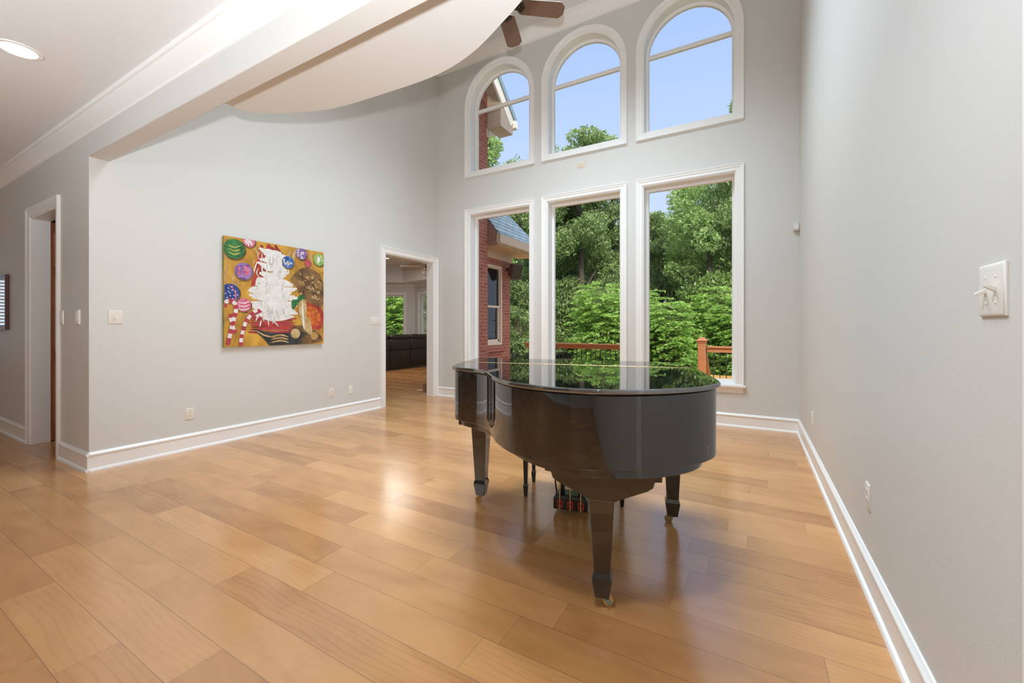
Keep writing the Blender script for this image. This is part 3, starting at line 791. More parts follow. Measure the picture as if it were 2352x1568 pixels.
# ------------------------------------------------------------------ switches, outlets, sensor
def plate(name, label, cat, loc, rz, w, h, kind, m='plate', group=None, th=.007):
    """cover plate lying in its own local xz plane, face towards -y"""
    o = thing(name, label, cat, loc, rz, group or {'light_switch': 'light switches on the walls', 'wall_outlet': 'outlets low on the walls'}.get(name))
    V = [[(-w / 2, 0, -h / 2), (w / 2, 0, -h / 2), (w / 2, 0, h / 2), (-w / 2, 0, h / 2)]]
    for d, y in ((.0, -th * .45), (.003, -th * .85), (.007, -th)):
        V.append([(-w / 2 + d, y, -h / 2 + d), (w / 2 - d, y, -h / 2 + d), (w / 2 - d, y, h / 2 - d), (-w / 2 + d, y, h / 2 - d)])
    MB().loft(V).build('cover_plate', M[m], o, smooth=40)
    if kind[0] == 'toggle':
        xs = kind[1]
        for x, up in xs:
            mb = MB(); s = 1 if up else -1
            mb.loft([[(x - .0045, -th + .001, -.006), (x + .0045, -th + .001, -.006), (x + .0045, -th + .001, .006), (x - .0045, -th + .001, .006)],
                     [(x - .004, -th - .019, s * .009 - .0035), (x + .004, -th - .019, s * .009 - .0035), (x + .004, -th - .019, s * .009 + .0035), (x - .004, -th - .019, s * .009 + .0035)]])
            mb.build('toggle', M[m], o, bevel=.0008)
            mb = MB()
            mb.box(x - .006, x + .006, -th - .0006, -th + .001, -.013, .013)
            mb.build('toggle_slot', M['ivory'], o, smooth=0)
            for z in (-.030, .030): MB().lathe([(0, .0), (.0032, .0), (.0028, .0012), (0, .0016)], 12, 0, Matrix.Translation((x, -th, z)) @ Matrix.Rotation(R(90), 4, 'X')).build('screw', M[m], o)
    elif kind[0] == 'outlet':
        for z in (-.0195, .0195):
            oc = ((-.012, -.0145), (.012, -.0145), (.017, -.007), (.017, .007), (.012, .0145), (-.012, .0145), (-.017, .007), (-.017, -.007))
            rc = MB().loft([[(a, y, z + b) for a, b in oc] for y in (-th + .001, -th - .0015)]).build('receptacle', M[m], o, smooth=0)
            MB().box(-.0075, -.0055, -th - .002, -th - .0012, z - .002, z + .007).build('slot', M['slot'], rc, smooth=0)
            MB().box(.0055, .0075, -th - .002, -th - .0012, z - .002, z + .006).build('slot', M['slot'], rc, smooth=0)
            MB().lathe([(0, 0), (.0025, 0), (.0025, .0006), (0, .0006)], 10, 0, Matrix.Translation((0, -th - .0014, z - .0075)) @ Matrix.Rotation(R(90), 4, 'X')).build('ground_hole', M['slot'], rc, smooth=0)
    elif kind[0] == 'rocker':
        MB().box(-.016, .016, -th - .003, -th + .001, -.033, .033).build('rocker', M[m], o, bevel=.0015)
    elif kind[0] == 'jack':
        MB().box(-.007, .007, -th - .0015, -th + .001, -.007, .007).build('jack', M[m], o, bevel=.001)
        MB().box(-.004, .004, -th - .002, -th - .001, -.004, .004).build('slot', M['slot'], o, smooth=0)
    return o
LW, RW = R(90), R(-90)       # faces into the room from the left wall (+X) / right wall (-X)
plate('light_switch', 'white double toggle light switch on the right wall, near the camera', 'light switch', (XR, 1.398, 1.335), RW, .122, .122, ('toggle', [(-.023, False), (.023, True)]))
plate('wall_outlet', 'white outlet low on the right wall, nearer of the two', 'outlet', (XR, 2.60, .435), RW, .078, .122, ('outlet',))
plate('wall_outlet', 'white outlet low on the right wall, far end by the window corner', 'outlet', (XR, 4.72, .405), RW, .078, .122, ('outlet',))
plate('wall_outlet', 'cream outlet low on the left wall, nearest the hall corner', 'outlet', (XL, 2.06, .364), LW, .072, .117, ('outlet',), 'cream')
plate('wall_outlet', 'cream outlet low on the left wall, right below the painting', 'outlet', (XL, 3.715, .35), LW, .072, .117, ('outlet',), 'cream')
plate('cable_jack_plate', 'narrow beige cable plate low on the left wall, between outlet and doorway', 'cable plate', (XL, 4.028, .35), LW, .062, .117, ('jack',), 'plate')
plate('light_switch', 'cream single light switch on the left wall, near its front corner', 'light switch', (XL, 1.487, 1.336), LW, .095, .122, ('toggle', [(0, False)]), 'cream')
plate('light_switch', 'cream triple light switch beside the doorway to the den', 'light switch', (XL, 4.478, 1.336), LW, .165, .120, ('toggle', [(-.046, False), (0, False), (.046, False)]), 'cream')
plate('light_switch', 'white switch on the hall wall right against the door casing', 'light switch', (-5.64, YH, 1.335), 0, .072, .130, ('rocker',), 'plate', th=.012)
plate('light_switch', 'white switch on the hall wall between door casing and corner', 'light switch', (-5.205, YH, 1.335), 0, .085, .130, ('rocker',), 'plate', th=.016)
plate('blank_wall_plate', 'small beige blank plate between upper and lower middle windows', 'wall plate', (-2.209, YB, 3.66), 0, .115, .075, ('none',), 'beige')
sn = thing('motion_sensor', 'small white motion sensor in the far right corner of the room', 'sensor', (XR - .032, YB, 2.42))
MB().box(-.032, .030, -.045, 0, -.045, .045).build('sensor_body', M['wall'], sn, bevel=.006)
MB().box(-.022, .018, -.049, -.044, -.03, .02).build('sensor_window', M['plate'], sn, bevel=.002)

# ------------------------------------------------------------------ mirror in the hall
mr = thing('framed_mirror', 'dark wood framed mirror at the far left edge, reflecting a window blind', 'mirror', (-7.88, YH, 1.537))
sweep(MB(), [(-.34, -.27), (.34, -.27), (.34, .27), (-.34, .27)], [(0, 0), (0, .02), (.012, .026), (.035, .035), (.05, .035), (.05, 0)], lambda a, b, t: (a, -t, b)).build('frame', M['darkwood'], mr, smooth=0)
MB().box(-.342, .342, -.014, -.008, -.272, .272).build('mirror_glass', M['mirror'], mr, smooth=0)
hb = thing('window_blind', 'slatted blind on the hall end window, seen only in the hall mirror', 'blind', (-9.13, .785, 2.2))
mb = MB(); mb.box(-.02, .02, -.45, .45, -.03, .02); mb.build('head_rail', M['blind'], hb)
mb = MB()
for k in range(26):
    z = -.06 - k * .046
    mb.add([(-.012, -.44, z - .012), (-.012, .44, z - .012), (.022, .44, z + .008), (.022, -.44, z + .008)], [(0, 1, 2, 3)])
mb.build('slat', M['blind'], hb, smooth=0)

# ------------------------------------------------------------------ painting on the left wall
def paint(name, c0, c1, scale=9.0):
    m, t, b = mat(name)
    c = N(t, 'ShaderNodeTexCoord'); n = N(t, 'ShaderNodeTexNoise'); n.inputs['Scale'].default_value = scale; n.inputs['Detail'].default_value = 6; n.inputs['Distortion'].default_value = 1.2
    t.links.new(c.outputs['Object'], n.inputs['Vector'])
    rp = N(t, 'ShaderNodeValToRGB'); rp.color_ramp.elements[0].position = .36; rp.color_ramp.elements[1].position = .66
    rp.color_ramp.elements[0].color = (*c0, 1); rp.color_ramp.elements[1].color = (*c1, 1)
    t.links.new(n.outputs['Fac'], rp.inputs[0]); t.links.new(rp.outputs[0], b.inputs['Base Color']); b.inputs['Roughness'].default_value = .45
    return m
PM = {}
def pcol(k, a, b, s=9.0):
    PM[k] = (len(PM), paint('paint_' + k, a, b, s)); 
pcol('gold', (.36, .17, .025), (.66, .36, .05), 4.5)
pcol('green', (.01, .075, .03), (.05, .22, .06), 16)
pcol('yellowgreen', (.25, .30, .06), (.45, .40, .10), 16)
pcol('pink', (.55, .06, .16), (.72, .25, .35), 18)
pcol('white', (.70, .66, .62), (.84, .82, .80), 14)
pcol('grey', (.50, .47, .46), (.72, .70, .68), 22)
pcol('purple', (.10, .03, .22), (.42, .25, .50), 20)
pcol('blue', (.02, .07, .30), (.10, .24, .50), 16)
pcol('navy', (.02, .035, .20), (.04, .09, .30), 12)
pcol('lime', (.16, .34, .06), (.45, .58, .20), 22)
pcol('red', (.22, .02, .018), (.48, .06, .035), 7)
pcol('crimson', (.32, .03, .045), (.48, .06, .07), 8)
pcol('black', (.012, .014, .016), (.06, .06, .055), 9)
pcol('tan', (.42, .26, .09), (.62, .46, .24), 10)
pcol('brown', (.09, .045, .016), (.26, .14, .05), 7)
pcol('ochre', (.34, .19, .06), (.55, .33, .11), 20)
pcol('orange', (.40, .05, .012), (.66, .20, .03), 14)
pcol('edge', (.10, .18, .05), (.48, .28, .05), 5)
art = thing('canvas_painting', 'square canvas on the left wall, bright baubles, candy canes, white and red brushwork on gold', 'painting', (XL, 2.363, 1.028), LW)
SZ = 1.205
mb = MB(); lay = [0]
def blob(pts, key, smooth=True):
    """one painted patch; each later patch lies a hair further out"""
    lay[0] += 1
    P = catmull(pts, 4, True) if smooth else pts
    P = [(min(1, max(0, a)), min(1, max(0, b))) for a, b in P]
    Q = [P[0]]
    for p in P[1:]:
        if abs(p[0] - Q[-1][0]) + abs(p[1] - Q[-1][1]) > 1e-5: Q.append(p)
    y = -.036 - lay[0] * .000018
    mb.add([(a * SZ, y, b * SZ) for a, b in Q], [tuple(range(len(Q)))], PM[key][0])
def disc(a, b, r, key, n=28, sx=1.0):
    blob([(a + r * sx * math.cos(2 * PI * k / n), b + r * math.sin(2 * PI * k / n)) for k in range(n)], key, False)
def stroke(pts, w, key, taper=True):
    P = catmull(pts, 5); U = offset_path(P, 1.0, False); n = len(P) - 1
    h = [w / 2 * (max(.12, math.sin(PI * i / n)) ** .45 if taper else 1) for i in range(n + 1)]
    L = [(q[0] + (u[0] - q[0]) * k, q[1] + (u[1] - q[1]) * k) for q, u, k in zip(P, U, h)]
    Rr = [(q[0] - (u[0] - q[0]) * k, q[1] - (u[1] - q[1]) * k) for q, u, k in zip(P, U, h)]
    blob(L + Rr[::-1], key, False)
def stripes(pts, w, k1, k2, seg=.035):
    P = catmull(pts, 10); acc = 0; cur = [P[0]]; on = False
    stroke(pts, w * 1.12, k2, False)
    for p, q in zip(P, P[1:]):
        d = math.dist(p, q); acc += d; cur.append(q)
        if acc > seg:
            if on and len(cur) > 1:
                L, Rr = offset_path(cur, w / 2, False), offset_path(cur, -w / 2, False); blob(L + Rr[::-1], k1, False)
            on = not on; acc = 0; cur = [q]
mb.box(0, SZ, -.036, -.001, 0, SZ, PM['edge'][0])
blob([(.0, .0), (1, 0), (1, 1), (0, 1)], 'gold', False)
rs = random.Random(5)
for k in range(26):
    x, y = rs.random(), rs.random(); stroke([(x, y), (x + .05 * rs.uniform(-1, 1), y - .08), (x + .04 * rs.uniform(-1, 1), y - .16)], rs.uniform(.012, .03), rs.choice(['ochre', 'gold', 'brown', 'tan']) if x > .6 else rs.choice(['ochre', 'gold', 'tan']))
# brown cloth-like patch on the right
blob([(.621, .673), (.748, .798), (.894, .789), (.99, .69), (.99, .43), (.888, .40), (.752, .49), (.685, .594)], 'brown')
for k in range(46):
    x, y = rs.uniform(.70, .97), rs.uniform(.45, .74); stroke([(x, y), (x + rs.uniform(-.03, .03), y + rs.uniform(-.03, .03)), (x + rs.uniform(-.04, .04), y + rs.uniform(-.04, .04))], rs.uniform(.008, .02), rs.choice(['tan', 'ochre', 'tan', 'brown']))
blob([(.76, .42), (.85, .43), (.985, .37), (.99, .2), (.92, .15), (.8, .2)], 'red')
blob([(.791, .393), (.849, .405), (.939, .355), (.961, .265), (.921, .193), (.841, .219), (.792, .306)], 'orange')
blob([(.6, .16), (.75, .2), (.9, .14), (.99, .03), (.8, .0), (.62, .0)], 'brown')
# loose abstract masses of red, white and black brushwork through the middle
for x0, y0, x1, y1, w in ((.24, .56, .33, .97, .07), (.30, .60, .40, .99, .08), (.40, .97, .52, .80, .07), (.46, .99, .56, .72, .05)):
    stroke([(x0, y0), ((x0 + x1) / 2 + .03, (y0 + y1) / 2), (x1, y1)], w, 'red')
stroke([(.262, .66), (.275, .80), (.33, .93)], .018, 'orange')
for k in range(9):
    y = .31 - k * .022; stroke([(.22 + rs.uniform(-.02, .03), y), (.45, y + rs.uniform(-.02, .02)), (.66 + rs.uniform(-.03, .03), y)], .03, 'crimson' if k % 3 else 'red')
for k in range(7):
    y = .12 - k * .018; stroke([(.25 + .02 * k, y + .04), (.45, y - .01), (.78 + rs.uniform(-.05, .05), y)], .03, 'black')
stroke([(.27, .15), (.36, .10), (.47, .075)], .014, 'tan')
for k in range(3): stroke([(.42, .03 + k * .028), (.52, .045 + k * .028), (.60, .025 + k * .028)], .018, 'tan')
for k in range(34):
    y = .28 + k * .0195; hw = .10 + .13 * math.sin(min(1, (k + 5) / 26) * PI) + rs.uniform(-.02, .03)
    x = .45 + .035 * math.sin(k * .9)
    stroke([(x - hw, y + rs.uniform(-.01, .03)), (x - hw * .3, y + rs.uniform(-.03, .02)), (x + hw * .4, y + rs.uniform(-.02, .03)), (x + hw, y + rs.uniform(-.03, .01))], rs.uniform(.04, .065), 'white')
for k in range(80):
    x, y = rs.uniform(.28, .62), rs.uniform(.28, .92)
    stroke([(x, y), (x + rs.uniform(-.02, .02), y - .05), (x + rs.uniform(-.04, .04), y - .10)], rs.uniform(.006, .016), rs.choice(['grey', 'white', 'white']))
# green and tan scraps lower right
blob([(.632, .454), (.687, .466), (.705, .502), (.761, .514), (.771, .471), (.696, .415), (.642, .361)], 'green')
blob([(.705, .424), (.761, .47), (.8, .403), (.792, .306), (.841, .245), (.862, .104), (.803, .122), (.745, .2), (.716, .313)], 'tan')
disc(.672, .114, .051, 'tan'); disc(.887, .085, .043, 'ochre')
stroke([(.75, .44), (.755, .3), (.77, .15)], .02, 'white')
# baubles
def bauble(a, b, r, base, hi, kind):
    disc(a + .006, b - .008, r * 1.08, 'brown'); disc(a, b, r, base)
    if kind == 'swirl':
        for s in (.3, -.05, -.4): stroke([(a - r * .6, b + r * s), (a, b + r * (s - .15)), (a + r * .6, b + r * (s + .1))], r * .16, hi)
    elif kind == 'dab':
        for k in range(16): t = rs.uniform(0, 6.28); q = rs.uniform(0, .75) * r; disc(a + q * math.cos(t), b + q * math.sin(t), r * rs.uniform(.08, .2), hi, 8)
    elif kind == 'bands':
        for s in (-.5, 0, .5): stroke([(a - r * .8, b + r * (s - .1)), (a, b + r * (s - .25)), (a + r * .8, b + r * (s + .1))], r * .16, hi)
    elif kind == 'dots':
        for k in range(14): t = k * 2.4; q = r * .22 * math.sqrt(k); disc(a + q * math.cos(t), b + q * math.sin(t), r * .07, 'white', 8)
bauble(.085, .893, .09, 'green', 'yellowgreen', 'swirl')
bauble(.213, .985, .055, 'pink', 'white', 'dab')
bauble(.165, .698, .079, 'purple', 'pink', 'dab')
bauble(.738, .948, .062, 'purple', 'grey', 'dab')
bauble(.591, .838, .061, 'blue', 'grey', 'dab')
bauble(.81, .856, .037, 'crimson', 'pink', 'bands')
bauble(.943, .911, .066, 'lime', 'white', 'dab')
bauble(.046, .489, .083, 'navy', 'blue', 'dots')
stroke([(.04, .56), (.09, .50), (.09, .43), (.04, .44)], .010, 'pink')
bauble(.167, .386, .062, 'pink', 'white', 'bands')
# candy canes
stripes([(.0, .359), (.014, .405), (.046, .418), (.089, .393), (.097, .333), (.083, .271), (.062, .18), (.044, .097), (.027, .022)], .034, 'white', 'crimson')
stripes([(.303, .245), (.323, .293), (.302, .332), (.263, .331), (.225, .291), (.179, .219), (.157, .142), (.143, .072), (.139, .011)], .032, 'white', 'crimson')
stripes([(.054, .301), (.051, .248), (.076, .18), (.094, .127)], .024, 'white', 'crimson')
cv = mb.build('canvas', [v[1] for v in sorted(PM.values(), key=lambda v: v[0])], art, smooth=0)

# ------------------------------------------------------------------ den furniture seen through the doorway
sofa = thing('leather_sofa', 'black leather sofa seen from behind through the doorway', 'sofa', (-8.88, 9.0, 0), 0)
# its back faces +x, seats face -x; three sections along y
mb = MB(); mb.box(-.9, -.04, -1.25, 1.2, .05, .42); mb.build('base', M['leather'], sofa, bevel=.03, bseg=3)
for k in range(3):
    y0 = -1.25 + k * .815
    MB().loft([[(x, y0 + .008 + d, z), (x, y0 + .807 - d, z), (x - .08, y0 + .807 - d, z), (x - .08, y0 + .008 + d, z)] for x, z, d in ((-.02, .10, .01), (.0, .13, 0), (.0, .55, 0), (-.01, .585, .01))]).build('back_skirt', M['leather'], sofa, bevel=.02, bseg=3)
    MB().loft([[(x, y0 + .005 + d, z), (x, y0 + .81 - d, z), (x - .16, y0 + .81 - d, z), (x - .16, y0 + .005 + d, z)] for x, z, d in ((-.02, .565, .03), (.015, .60, .005), (.03, .72, 0), (.015, .86, 0), (-.01, .90, .02))]).build('backrest', M['leather'], sofa, bevel=.03, bseg=3)
    if k != 1 or True:
        mb = MB(); mb.tube([(-.07, y0 + .03, .93), (-.07, y0 + .06, .94), (-.07, y0 + .75, .94), (-.07, y0 + .78, .93)], [.05, .085, .085, .05], 14); mb.build('headrest', M['leather'], sofa, smooth=60)
for y0 in (-1.45, 1.2):
    mb = MB(); mb.box(-.92, -.03, y0, y0 + .2, .05, .62); mb.build('armrest', M['leather'], sofa, bevel=.06, bseg=4)
bx = thing('cardboard_box', 'low brown cardboard box on the floor just behind the right side of the den doorway', 'box', (-5.272, 5.905, 0), R(0))
mb = MB(); mb.box(0, .15, 0, .008, 0, .19); mb.box(0, .008, 0, .38, 0, .19); mb.box(.142, .15, 0, .38, 0, .19); mb.box(0, .15, .372, .38, 0, .19); mb.box(0, .15, 0, .38, 0, .008)
mb.build('box_body', M['card'], bx, smooth=0)
mb = MB(); mb.box(-.004, .154, -.006, 0, 0, .03); mb.build('bottom_flap', M['cardp'], bx, smooth=0)
sp_ = thing('paper_scrap', 'small pale pink paper scrap lying on the den floor near the box', 'paper', (-5.66, 6.24, 0), R(20))
mb = MB(); mb.loft([[(-.06, -.04, .001), (.06, -.035, .001), (.055, .04, .004), (-.05, .045, .001)], [(-.06, -.04, .002), (.06, -.035, .002), (.055, .04, .005), (-.05, .045, .002)]]); mb.build('sheet', M['beige'], sp_, smooth=0)
fan2 = thing('ceiling_fan', 'bronze ceiling fan with white light bowl hanging in the den, top of the doorway', 'ceiling fan', (-6.72, 7.70, 2.66))
MB().lathe([(.0, .17), (.07, .17), (.11, .13), (.115, .05), (.08, .0), (.03, -.02), (.03, -.08), (0, -.08)], 28).build('motor_housing', M['bronze'], fan2)
MB().tube([(0, 0, .16), (0, 0, .59)], .013, 10).build('down_rod', M['bronze'], fan2)
for k in range(4):
    a = k * PI / 2 + .4; MB().tube([(0, 0, -.03), (.06 * math.cos(a), .06 * math.sin(a), -.06), (.11 * math.cos(a), .11 * math.sin(a), -.10)], .008, 6).build('light_arm', M['bronze'], fan2)
MB().lathe([(.0, -.21), (.06, -.205), (.115, -.17), (.14, -.12), (.145, -.10), (.135, -.10), (0, -.15)], 28).build('light_bowl', M['frost'], fan2)
mb = MB(); mb.tube([(.02, 0, -.21), (.02, 0, -.33)], .003, 6); mb.build('pull_chain', M['bronze'], fan2)
for k in range(5):
    mtx = Matrix.Rotation(R(208 + 72 * k), 4, 'Z') @ Matrix.Rotation(R(11), 4, 'X')
    pl = [(.1, -.03), (.16, -.06), (.64, -.07), (.67, -.04), (.67, .04), (.64, .07), (.16, .06), (.1, .03)]
    MB().loft([[(x, y, .03) for x, y in pl], [(x, y, .038) for x, y in pl]], mtx=mtx).build('blade', M['stone'], fan2, smooth=0)
rl2 = thing('recessed_light', 'small lit recessed light in the den ceiling, seen through the doorway', 'ceiling light', tuple(at(887, 12.2, 3.25)))
MB().lathe([(.082, .0), (.086, -.006), (.104, -.005), (.108, 0)], 28).build('trim_ring', M['trim'], rl2)
MB().lathe([(.0, -.003), (.085, -.003), (.085, .0), (0, .0)], 28).build('lens', M['lens'], rl2, smooth=0)
#PART3
# ------------------------------------------------------------------ outside: ground, deck, railing
struct(MB().box(-60, 40, 6.3, 110, -1.4, -1.3).build('lawn', M['lawn'], smooth=0))
mb = MB()
for k in range(25): mb.box(-4.4, 4.5, 6.16 + k * .146, 6.16 + k * .146 + .14, -.14, -.10)
struct(mb.build('deck_floor', M['deckw'], smooth=0))
RY, RZ = 9.6, .845
def railing(x0, x1, label):
    r = thing('deck_railing', label, 'railing', (x0, RY, -.10))
    L = x1 - x0; z = RZ + .10
    MB().box(0, L, -.07, .07, z - .038, z).build('top_rail', M['cedar'], r, bevel=.006)
    MB().box(0, L, -.02, .02, z - .128, z - .038).build('upper_rail', M['cedar'], r, bevel=.003)
    MB().box(0, L, -.02, .02, .08, .17).build('lower_rail', M['cedar'], r, bevel=.003)
    n = int(L / .115); first = None
    for k in range(1, n):
        if first is None:
            first = MB().box(-.008, .008, -.008, .008, .17, z - .128).build('baluster', M['iron'], r, smooth=0); o = first
        else:
            o = first.copy(); COL.objects.link(o); o.parent = r
        o.location = (k * L / n, 0, 0)
    return r
railing(-5.1, -2.38, 'stained wood deck railing with black balusters, longer run left of the stair opening')
railing(-.80, 1.1, 'stained wood deck railing with black balusters, right of the capped post')
def newel(x, label):
    p = thing('newel_post', label, 'post', (x, RY, -.10))
    MB().box(-.075, .075, -.075, .075, 0, 1.02).build('post', M['cedar'], p, bevel=.005)
    MB().loft([[(-w, -w, z), (w, -w, z), (w, w, z), (-w, w, z)] for w, z in ((.078, 1.0), (.095, 1.015), (.078, 1.035), (.105, 1.05), (.108, 1.062), (.095, 1.08), (.07, 1.088), (.062, 1.10), (.06, 1.115), (.045, 1.128))]).build('post_cap', M['cedar'], p, smooth=0)
newel(-.90, 'square stained wood deck post with a moulded cap, seen in the right window')
newel(-2.30, 'square stained wood deck post at the left side of the stair opening')
sr = thing('stair_railing', 'sloping wooden stair rail going down behind the capped deck post', 'railing', (-.86, RY + .08, 0))
mb = MB(); mb.loft([[(-.045, y, z - .13), (.045, y, z - .13), (.045, y, z), (-.045, y, z)] for y, z in ((0, .80), (2.2, -.75))]); mb.build('hand_rail', M['cedar'], sr, bevel=.004)
mb = MB(); mb.loft([[(-.02, y, z - .28), (.02, y, z - .28), (.02, y, z), (-.02, y, z)] for y, z in ((0, -.05), (2.2, -1.22))]); mb.build('stringer', M['cedar'], sr, smooth=0)

# ------------------------------------------------------------------ brick wing left of the windows
wing = thing('brick_wing', 'red brick wing of the house with blue-grey shingle roof, outside the left window', 'house', (0, 0, 0))
XA, XB = -4.45, -4.72
A = holed_slab([(6.16, -1.3), (6.82, -1.3), (6.82, 5.9), (6.16, 6.5)], [], 0, -.16, lambda a, b, t: (XA + t, a, b))
A.build('tall_wall', M['brickY'], wing, smooth=0)
WB = (6.93, 7.80, .86, 2.55)
holed_slab([(6.8, -1.3), (8.15, -1.3), (8.15, 2.95), (6.8, 2.95)], [[(WB[0], WB[2]), (WB[1], WB[2]), (WB[1], WB[3]), (WB[0], WB[3])]], 0, -.16,
           lambda a, b, t: (XB + t, a, b)).build('side_wall', M['brickY'], wing, smooth=0)
MB().box(XB - 1.6, XB - .16, 8.0, 8.15, -1.3, 2.95).build('end_wall', M['brickY'], wing, smooth=0)
MB().box(XB - .01, XB + .035, WB[0] - .06, WB[1] + .06, WB[2] - .14, WB[2] - .01).build('brick_sill', M['brickY'], wing, bevel=.004)
fw = MB(); fx = lambda a, b, t: (XB + t, a, b)
lo = [(WB[0], WB[2]), (WB[1], WB[2]), (WB[1], WB[3]), (WB[0], WB[3])]
sweep(fw, lo, [(0, -.10), (0, .005), (-.055, .005), (-.055, -.03), (-.07, -.03), (-.07, -.10)], fx)
zm = (WB[2] + WB[3]) / 2 - .03
fw.box(XB - .075, XB - .02, WB[0] + .05, WB[1] - .05, zm - .022, zm + .022)
fw.box(XB - .075, XB - .035, WB[0] + .06, WB[0] + .105, WB[2] + .05, zm); fw.box(XB - .075, XB - .035, WB[1] - .105, WB[1] - .06, WB[2] + .05, zm); fw.box(XB - .075, XB - .035, WB[0] + .06, WB[1] - .06, WB[2] + .06, WB[2] + .12)
fwo = fw.build('wing_window', M['winframe'], wing, smooth=0)
MB().box(XB - .055, XB - .05, WB[0] + .05, WB[1] - .05, zm, WB[3] - .05).build('pane', M['darkglass'], fwo, smooth=0)
MB().box(XB - .07, XB - .065, WB[0] + .09, WB[1] - .09, WB[2] + .08, zm).build('pane', M['darkglass'], fwo, smooth=0)
mb = MB()
for k in range(34):
    z = WB[2] + .1 + k * .047
    mb.add([(XB - .105, WB[0] + .06, z), (XB - .105, WB[1] - .06, z), (XB - .125, WB[1] - .06, z + .022), (XB - .125, WB[0] + .06, z + .022)], [(0, 1, 2, 3)])
mb.build('blind_slats', M['blind'], fwo, smooth=0)
MB().box(XB - .20, XB - .165, WB[0] - .1, WB[1] + .1, WB[2] - .1, WB[3] + .1).build('dark_backing', M['dark'], fwo, smooth=0)  # near-black sheet added behind the blind, its colour is the unlit room's shade
# low roof over the side wall, eave along y
XE, ZE = -4.17, 2.98
roof = MB()
def prism(mb, poly, ax0, ax1, mi=0):
    """polygon in the x-z plane extruded along y"""
    return mb.loft([[(x, ax0, z) for x, z in poly], [(x, ax1, z) for x, z in poly]], mi)
Y0, Y1 = 6.83, 8.62
roof.add([(XE - .02, Y0, ZE + .03), (XE - .02, Y1, ZE + .03), (XE - .75, Y1 - .62, ZE + .96), (XE - 1.5, Y1 - .62, ZE + 1.6), (XE - 1.5, Y0, ZE + 1.86), (XE - .02, Y0, ZE + .07), (XE - .02, Y1, ZE + .07), (XE - .75, Y1 - .62, ZE + 1.0), (XE - 1.5, Y1 - .62, ZE + 1.64), (XE - 1.5, Y0, ZE + 1.9)],
         [(0, 1, 2, 3, 4), (5, 9, 8, 7, 6), (0, 5, 6, 1), (1, 6, 7, 2), (2, 7, 8, 3), (0, 4, 9, 5)])
roof.build('shingle_roof', M['shingle'], wing, smooth=0)
mb = MB(); prism(mb, [(XE, ZE + .05), (XE, ZE - .11), (XE - .02, ZE - .13), (XE - .07, ZE - .13), (XE - .10, ZE - .06), (XE - .10, ZE + .05)], Y0, Y1); mb.build('gutter', M['tan'], wing, smooth=0)
mb = MB(); prism(mb, [(XE - .09, ZE + .10), (XE - .09, ZE - .15), (XB + .002, ZE - .15), (XB + .002, ZE + .69)], Y0, Y0 + .03); mb.build('eave_end_board', M['fasciab'], wing, smooth=0)
MB().box(XB, XE - .09, Y0 + .03, Y1 - .03, ZE - .15, ZE - .13).build('soffit', M['fascia'], wing, smooth=0)
MB().box(XB, XB + .03, Y0 + .03, 8.2, ZE - .30, ZE - .15).build('frieze_board', M['fascia'], wing, smooth=0)
# tall gable: rake and boxed eave return
XG = -4.13
rk = MB()
sl = (6.5, 6.08)        # upper end (y, z)
ty, tz = 7.30, 5.36     # eave tip
def strip(mb, x0, x1, o0, o1):
    d = Vector((ty - sl[0], tz - sl[1])).normalized(); n = Vector((-d.y, d.x)); n = n if n.y > 0 else -n
    a = Vector(sl) - d * .8; b = Vector((ty, tz))
    q = [a + n * o0, b + n * o0, b + n * o1, a + n * o1]
    return mb.loft([[(x0, p.x, p.y) for p in q], [(x1, p.x, p.y) for p in q]])
strip(MB(), -7.0, XG + .03, -.01, .09).build('shingle_roof', M['slate'], wing, smooth=0)
strip(MB(), XG - .04, XG, -.20, -.01).build('rake_board', M['gutter'], wing, smooth=0)
strip(MB(), XA, XG - .04, -.06, -.03).build('soffit', M['fascia'], wing, smooth=0)
mb = MB(); mb.loft([[(x, y, z) for y, z in ((6.80, 5.08), (7.26, 5.08), (7.30, 5.36), (6.80, 5.72))] for x in (XA + .004, XG - .012)]); mb.build('eave_return', M['fascia'], wing, smooth=0)
mb = MB(); mb.box(-6.2, XG + .04, 7.27, 7.37, 5.22, 5.36); mb.build('gutter', M['gutter'], wing, smooth=0)
mb = MB(); mb.box(-6.2, XA + .014, 6.76, 6.85, 4.92, 5.08); mb.build('frieze_board', M['fascia'], wing, smooth=0)
osp = thing('outdoor_speaker', 'dark brown outdoor loudspeaker tilted under the eave of the brick wing', 'speaker', (-4.60, 8.02, 2.52))
mt = Matrix.Rotation(R(-25), 4, 'Z') @ Matrix.Rotation(R(22), 4, 'Y')
MB().loft([[(0, -.10, -.13), (0, .10, -.13), (0, .10, .13), (0, -.10, .13)], [(.20, -.13, -.17), (.20, .13, -.17), (.20, .13, .17), (.20, -.13, .17)]], mtx=mt @ Matrix.Translation((.02, 0, 0))).build('cabinet', M['darkwood'], osp, bevel=.015)
mb = MB(); mb.box(.221, .226, -.115, .115, -.15, .15, 0, mt); mb.build('grille', M['iron'], osp, smooth=0)
mb = MB(); mb.box(-.12, .05, -.02, .02, -.03, .03); mb.build('bracket', M['iron'], osp)

